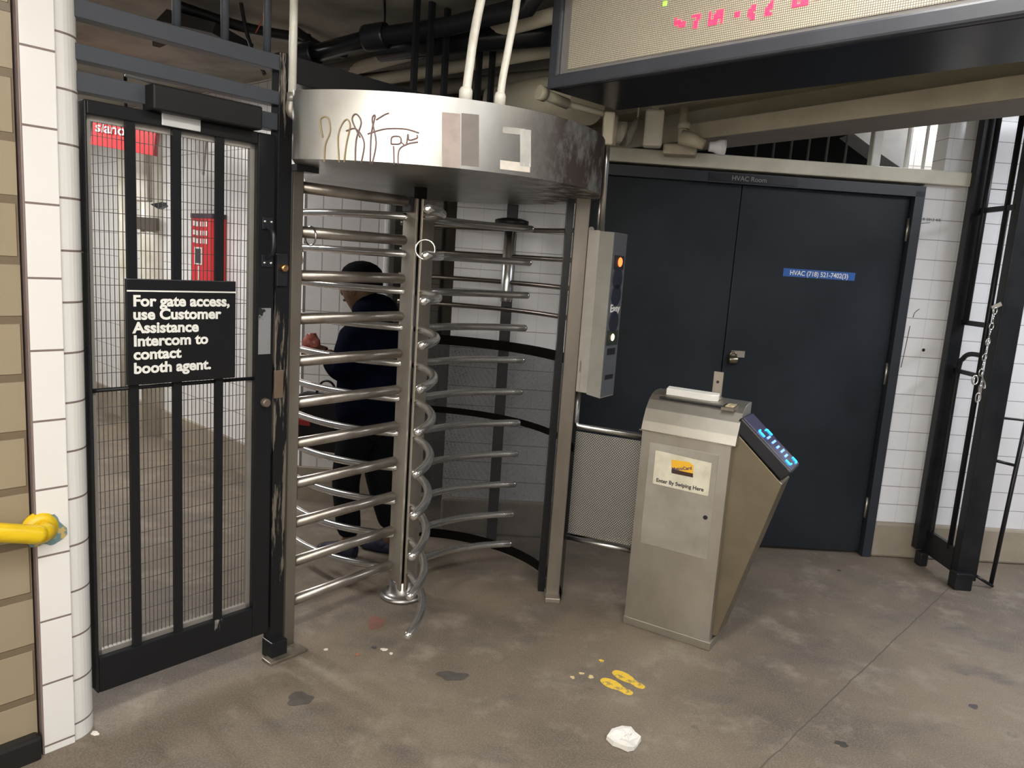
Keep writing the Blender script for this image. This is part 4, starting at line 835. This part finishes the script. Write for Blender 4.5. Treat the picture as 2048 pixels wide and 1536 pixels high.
MB().prism([aty(386,262,4.7), aty(412,270,4.7), aty(405,350,4.7), aty(400,345,4.7)], (0,.03,0)).build('torn_strip', simple('grey_strip', (.40,.37,.35), .6), label='pointed grey strip hanging behind the third gap of the gate', category='strip')
MB().prism([aty(316,418,4.9), aty(300,408,4.9), aty(324,404,4.9), aty(328,412,4.9)], (0,.06,.0)).build('wall_bracket', DARKM, label='small dark bracket on the column behind the second gap', category='bracket')
# dark column between the two walls of the passage
xa, xb = aty(884,600,4.75).x, aty(958,600,4.75).x
struct(MB().box(((xa+xb)/2,4.9,1.4), xb-xa, .3, 2.8, bev=.01).build('trim_7', simple('brown_column', (.055,.042,.034), .5, 0, (.09,.07,.055), 4)))
xa, xb = aty(835,560,5.3).x, aty(878,560,5.3).x
struct(MB().box(((xa+xb)/2,5.4,1.4), xb-xa, .1, 2.8).build('trim_8', TDK))
# ------------------------------------------------------------------ person beyond the turnstile arms
PY = 3.64
PB = V((aty(727,1000,PY).x, PY, 0))
PE = thing('person', PB, 'person in dark navy jacket and black beanie walking out through the turnstile', 'person')
SKIN = simple('dark_skin', (.13,.065,.035), .5); NAVY = simple('navy_jacket', (.002,.003,.009), .9, 0, (.003,.0045,.014), 7, spec=.04); TRO = simple('black_trousers', (.004,.004,.006), .9, spec=.15); BEAN = simple('black_beanie', (.004,.004,.005), .95, spec=.1, bmp=.3, bscale=120)
def skin(name, vs, es, mat, parent, sub=2):
    me = bpy.data.meshes.new(name); me.from_pydata([v[0] for v in vs], es, []); o = bpy.data.objects.new(name, me); S.collection.objects.link(o)
    sk = o.modifiers.new('skin', 'SKIN'); sk.use_smooth_shade = True
    ly = me.skin_vertices[0] if me.skin_vertices else None
    if ly is None:
        bm = bmesh.new(); bm.from_mesh(me); bm.verts.layers.skin.verify(); bm.to_mesh(me); bm.free(); ly = me.skin_vertices[0]
    for i, v in enumerate(vs):
        r = v[1]; ly.data[i].radius = r if isinstance(r, tuple) else (r, r); ly.data[i].use_root = (i == 0)
    o.modifiers.new('sub', 'SUBSURF').levels = sub; o.modifiers['sub'].render_levels = sub
    me.materials.append(mat); adopt(o, parent, Matrix.Identity(4)); return o
F = V((-.96,.26,0)).normalized(); R = V((F.y,-F.x,0))             # facing left and a little away; R = the person's right... side
def b3(f, r, z): return PB+F*f+R*r+V((0,0,z))
# body: pelvis, spine, neck, head, arms, legs as one surface
hl_ = aty(655,701,PB.y-.10)
arm_l = [b3(.02,-.145,1.13), b3(.05,-.19,.94), b3(.05,-.19,.94).lerp(hl_, .8), hl_]
arm_r = [b3(.0,.145,1.13), b3(.02,.18,.92), b3(.13,.16,.76), b3(.17,.155,.72)]
bv = [(b3(0,0,.74),(.10,.09)), (b3(-.01,0,.92),(.09,.08)), (b3(-.01,0,1.09),(.095,.08)), (b3(.015,0,1.19),(.05,.05)), (b3(.04,0,1.25),(.055,.055)),
      (b3(.065,0,1.33),(.098,.105)), (b3(.058,0,1.425),(.075,.085)),
      (arm_l[0],.05),(arm_l[1],.04),(arm_l[2],.032),(arm_l[3],.024),(arm_r[0],.05),(arm_r[1],.04),(arm_r[2],.032),(arm_r[3],.024),
      (b3(.02,-.075,.68),.078),(b3(.07,-.07,.40),.055),(b3(.03,-.07,.09),.038),(b3(.10,-.07,.04),.03),
      (b3(-.02,.075,.68),.078),(b3(-.04,.075,.40),.055),(b3(-.14,.075,.10),.038),(b3(-.07,.075,.04),.03)]
be = [(0,1),(1,2),(2,3),(3,4),(4,5),(5,6),(2,7),(7,8),(8,9),(9,10),(2,11),(11,12),(12,13),(13,14),(0,15),(15,16),(16,17),(17,18),(0,19),(19,20),(20,21),(21,22)]
skin('body', bv, be, SKIN, PE)
jv = [(b3(0,0,.62),(.17,.17)), (b3(-.01,0,.80),(.18,.175)), (b3(-.02,0,.95),(.18,.17)), (b3(-.02,0,1.09),(.175,.16)), (b3(.0,0,1.175),(.11,.11)), (b3(.02,0,1.245),(.098,.098)),
      (arm_l[0],.078),(arm_l[1],.066),(arm_l[2],.05),(arm_r[0],.078),(arm_r[1],.068),(arm_r[2],.055)]
skin('jacket', jv, [(0,1),(1,2),(2,3),(3,4),(4,5),(3,6),(6,7),(7,8),(3,9),(9,10),(10,11)], NAVY, PE)
tv = [(b3(0,0,.72),(.13,.11)), (b3(.02,-.075,.64),.092),(b3(.07,-.07,.40),.072),(b3(.035,-.07,.10),.062),(b3(-.02,.075,.64),.092),(b3(-.04,.075,.40),.072),(b3(-.13,.075,.13),.062)]
skin('trousers', tv, [(0,1),(1,2),(2,3),(0,4),(4,5),(5,6)], TRO, PE)
for s, (f, z) in ((-.07,(.05,.035)), (.075,(-.11,.04))):
    MB().ball(b3(f+.03,s,z+.008), .048, (1,1,.85)).tube([b3(f-.05,s,.03), b3(f+.05,s,.032), b3(f+.13,s,.026)], [.036,.043,.03], 12).ball(b3(f+.13,s,.027), .03, (1.1,1,.8)).build('shoe', simple('navy_shoe', (.006,.008,.028), .6) if s < 0 else bpy.data.materials['navy_shoe'], PE)
MB().ball(b3(-.025,0,1.245), .112, (1,1,.75)).build('hood', NAVY, PE)
MB().ball(b3(.05,0,1.405), .103, (1,1,.72)).lathe([(.098,-.055),(.104,-.045),(.104,-.01),(.098,0)], b3(.053,0,1.40), n=24).build('beanie', BEAN, PE)
MB().ball(b3(.148,0,1.325), .017, (.9,.7,1.3)).build('nose', SKIN, PE); MB().ball(b3(.138,0,1.283), .02, (.5,1,.35)).build('mouth', simple('lips', (.10,.04,.03), .5), PE)
for q_ in (-1, 1): MB().ball(b3(.055,q_*.082,1.335), .02, (.8,.45,1.25)).build('ear', SKIN, PE); MB().ball(b3(.138,q_*.03,1.345), .0085).build('eye', simple('eye', (.4,.38,.35), .3), PE)
def hand(w, d, upv, curl, nm):                                   # wrist, pointing direction, back-of-hand normal
    d = V(d).normalized(); n = V(upv).normalized(); s = d.cross(n).normalized()
    vs = [(w,(.02,.018)), (w+d*.045,(.028,.016)), (w+d*.08,(.028,.014))]; es = [(0,1),(1,2)]
    skin(nm, vs, es, SKIN, PE, 2)
    for i, (o_, L_) in enumerate(((-.028,.062),(-.010,.072),(.009,.068),(.026,.054))):
        a = w+d*.075+s*o_; b = a+d*L_*.45-n*curl*.012; c = b+d*L_*.25-n*curl*.024; e = c-d*L_*.02*curl-n*curl*.022
        MB().tube([a, b, c, e], [.009,.0088,.008,.0065], 8).ball(e, .0065).build('finger', SKIN, PE)
    a = w+d*.03-s*.026; b = a+d*.03-s*.016-n*.01; c = b+d*.026+s*.004-n*.016
    MB().tube([a, b, c], [.011,.010,.0075], 8).ball(c, .0075).build('thumb', SKIN, PE)
hand(arm_l[3], F+V((0,0,.2)), V((0,0,1)), 1.0, 'hand')
hand(arm_r[3], F*.5+V((0,0,-.9)), R, 1.0, 'hand')
rp = aty(623,690,hl_.y)
HI = thing('snack_bag', rp, 'small crinkled red packet held up in the person\'s hand', 'packet')
mb = MB(); mb.ball(rp, .042, (1,.6,1.3), 12)
for v in mb.bm.verts: v.co += V((random.uniform(-.007,.007), random.uniform(-.007,.007), random.uniform(-.008,.008)))
mb.build('packet_body', simple('red_packet', (.30,.045,.04), .2, 0, (.5,.2,.15), 20), HI)
hb = arm_r[3]+V((0,0,-.06))+F*.06
hb = aty(652,845,PY+.02)
BG = thing('shopping_bag', hb+V((0,0,-.15)), 'dark carrier bag with red and tan patches held low by the person', 'bag')
MB().box(hb, .30, .11, .29, F, bev=.035).build('bag_body', painted('patterned_bag', (.012,.010,.012), (.22,.16,.07), 6, .60, .64, .5, (1,1,1), 0), BG)
MB().box(hb+F*.10+V((0,0,.0)), .09, .118, .035, F, bev=.008).build('red_patch', simple('dark_red', (.30,.02,.015), .5), BG)
MB().tube(bez([hb+F*.07+V((0,0,.11)), hb+F*.03+V((0,0,.2)), hb-F*.03+V((0,0,.2)), hb-F*.07+V((0,0,.11))], 6), .006, 8).build('bag_handle', BLK, BG)
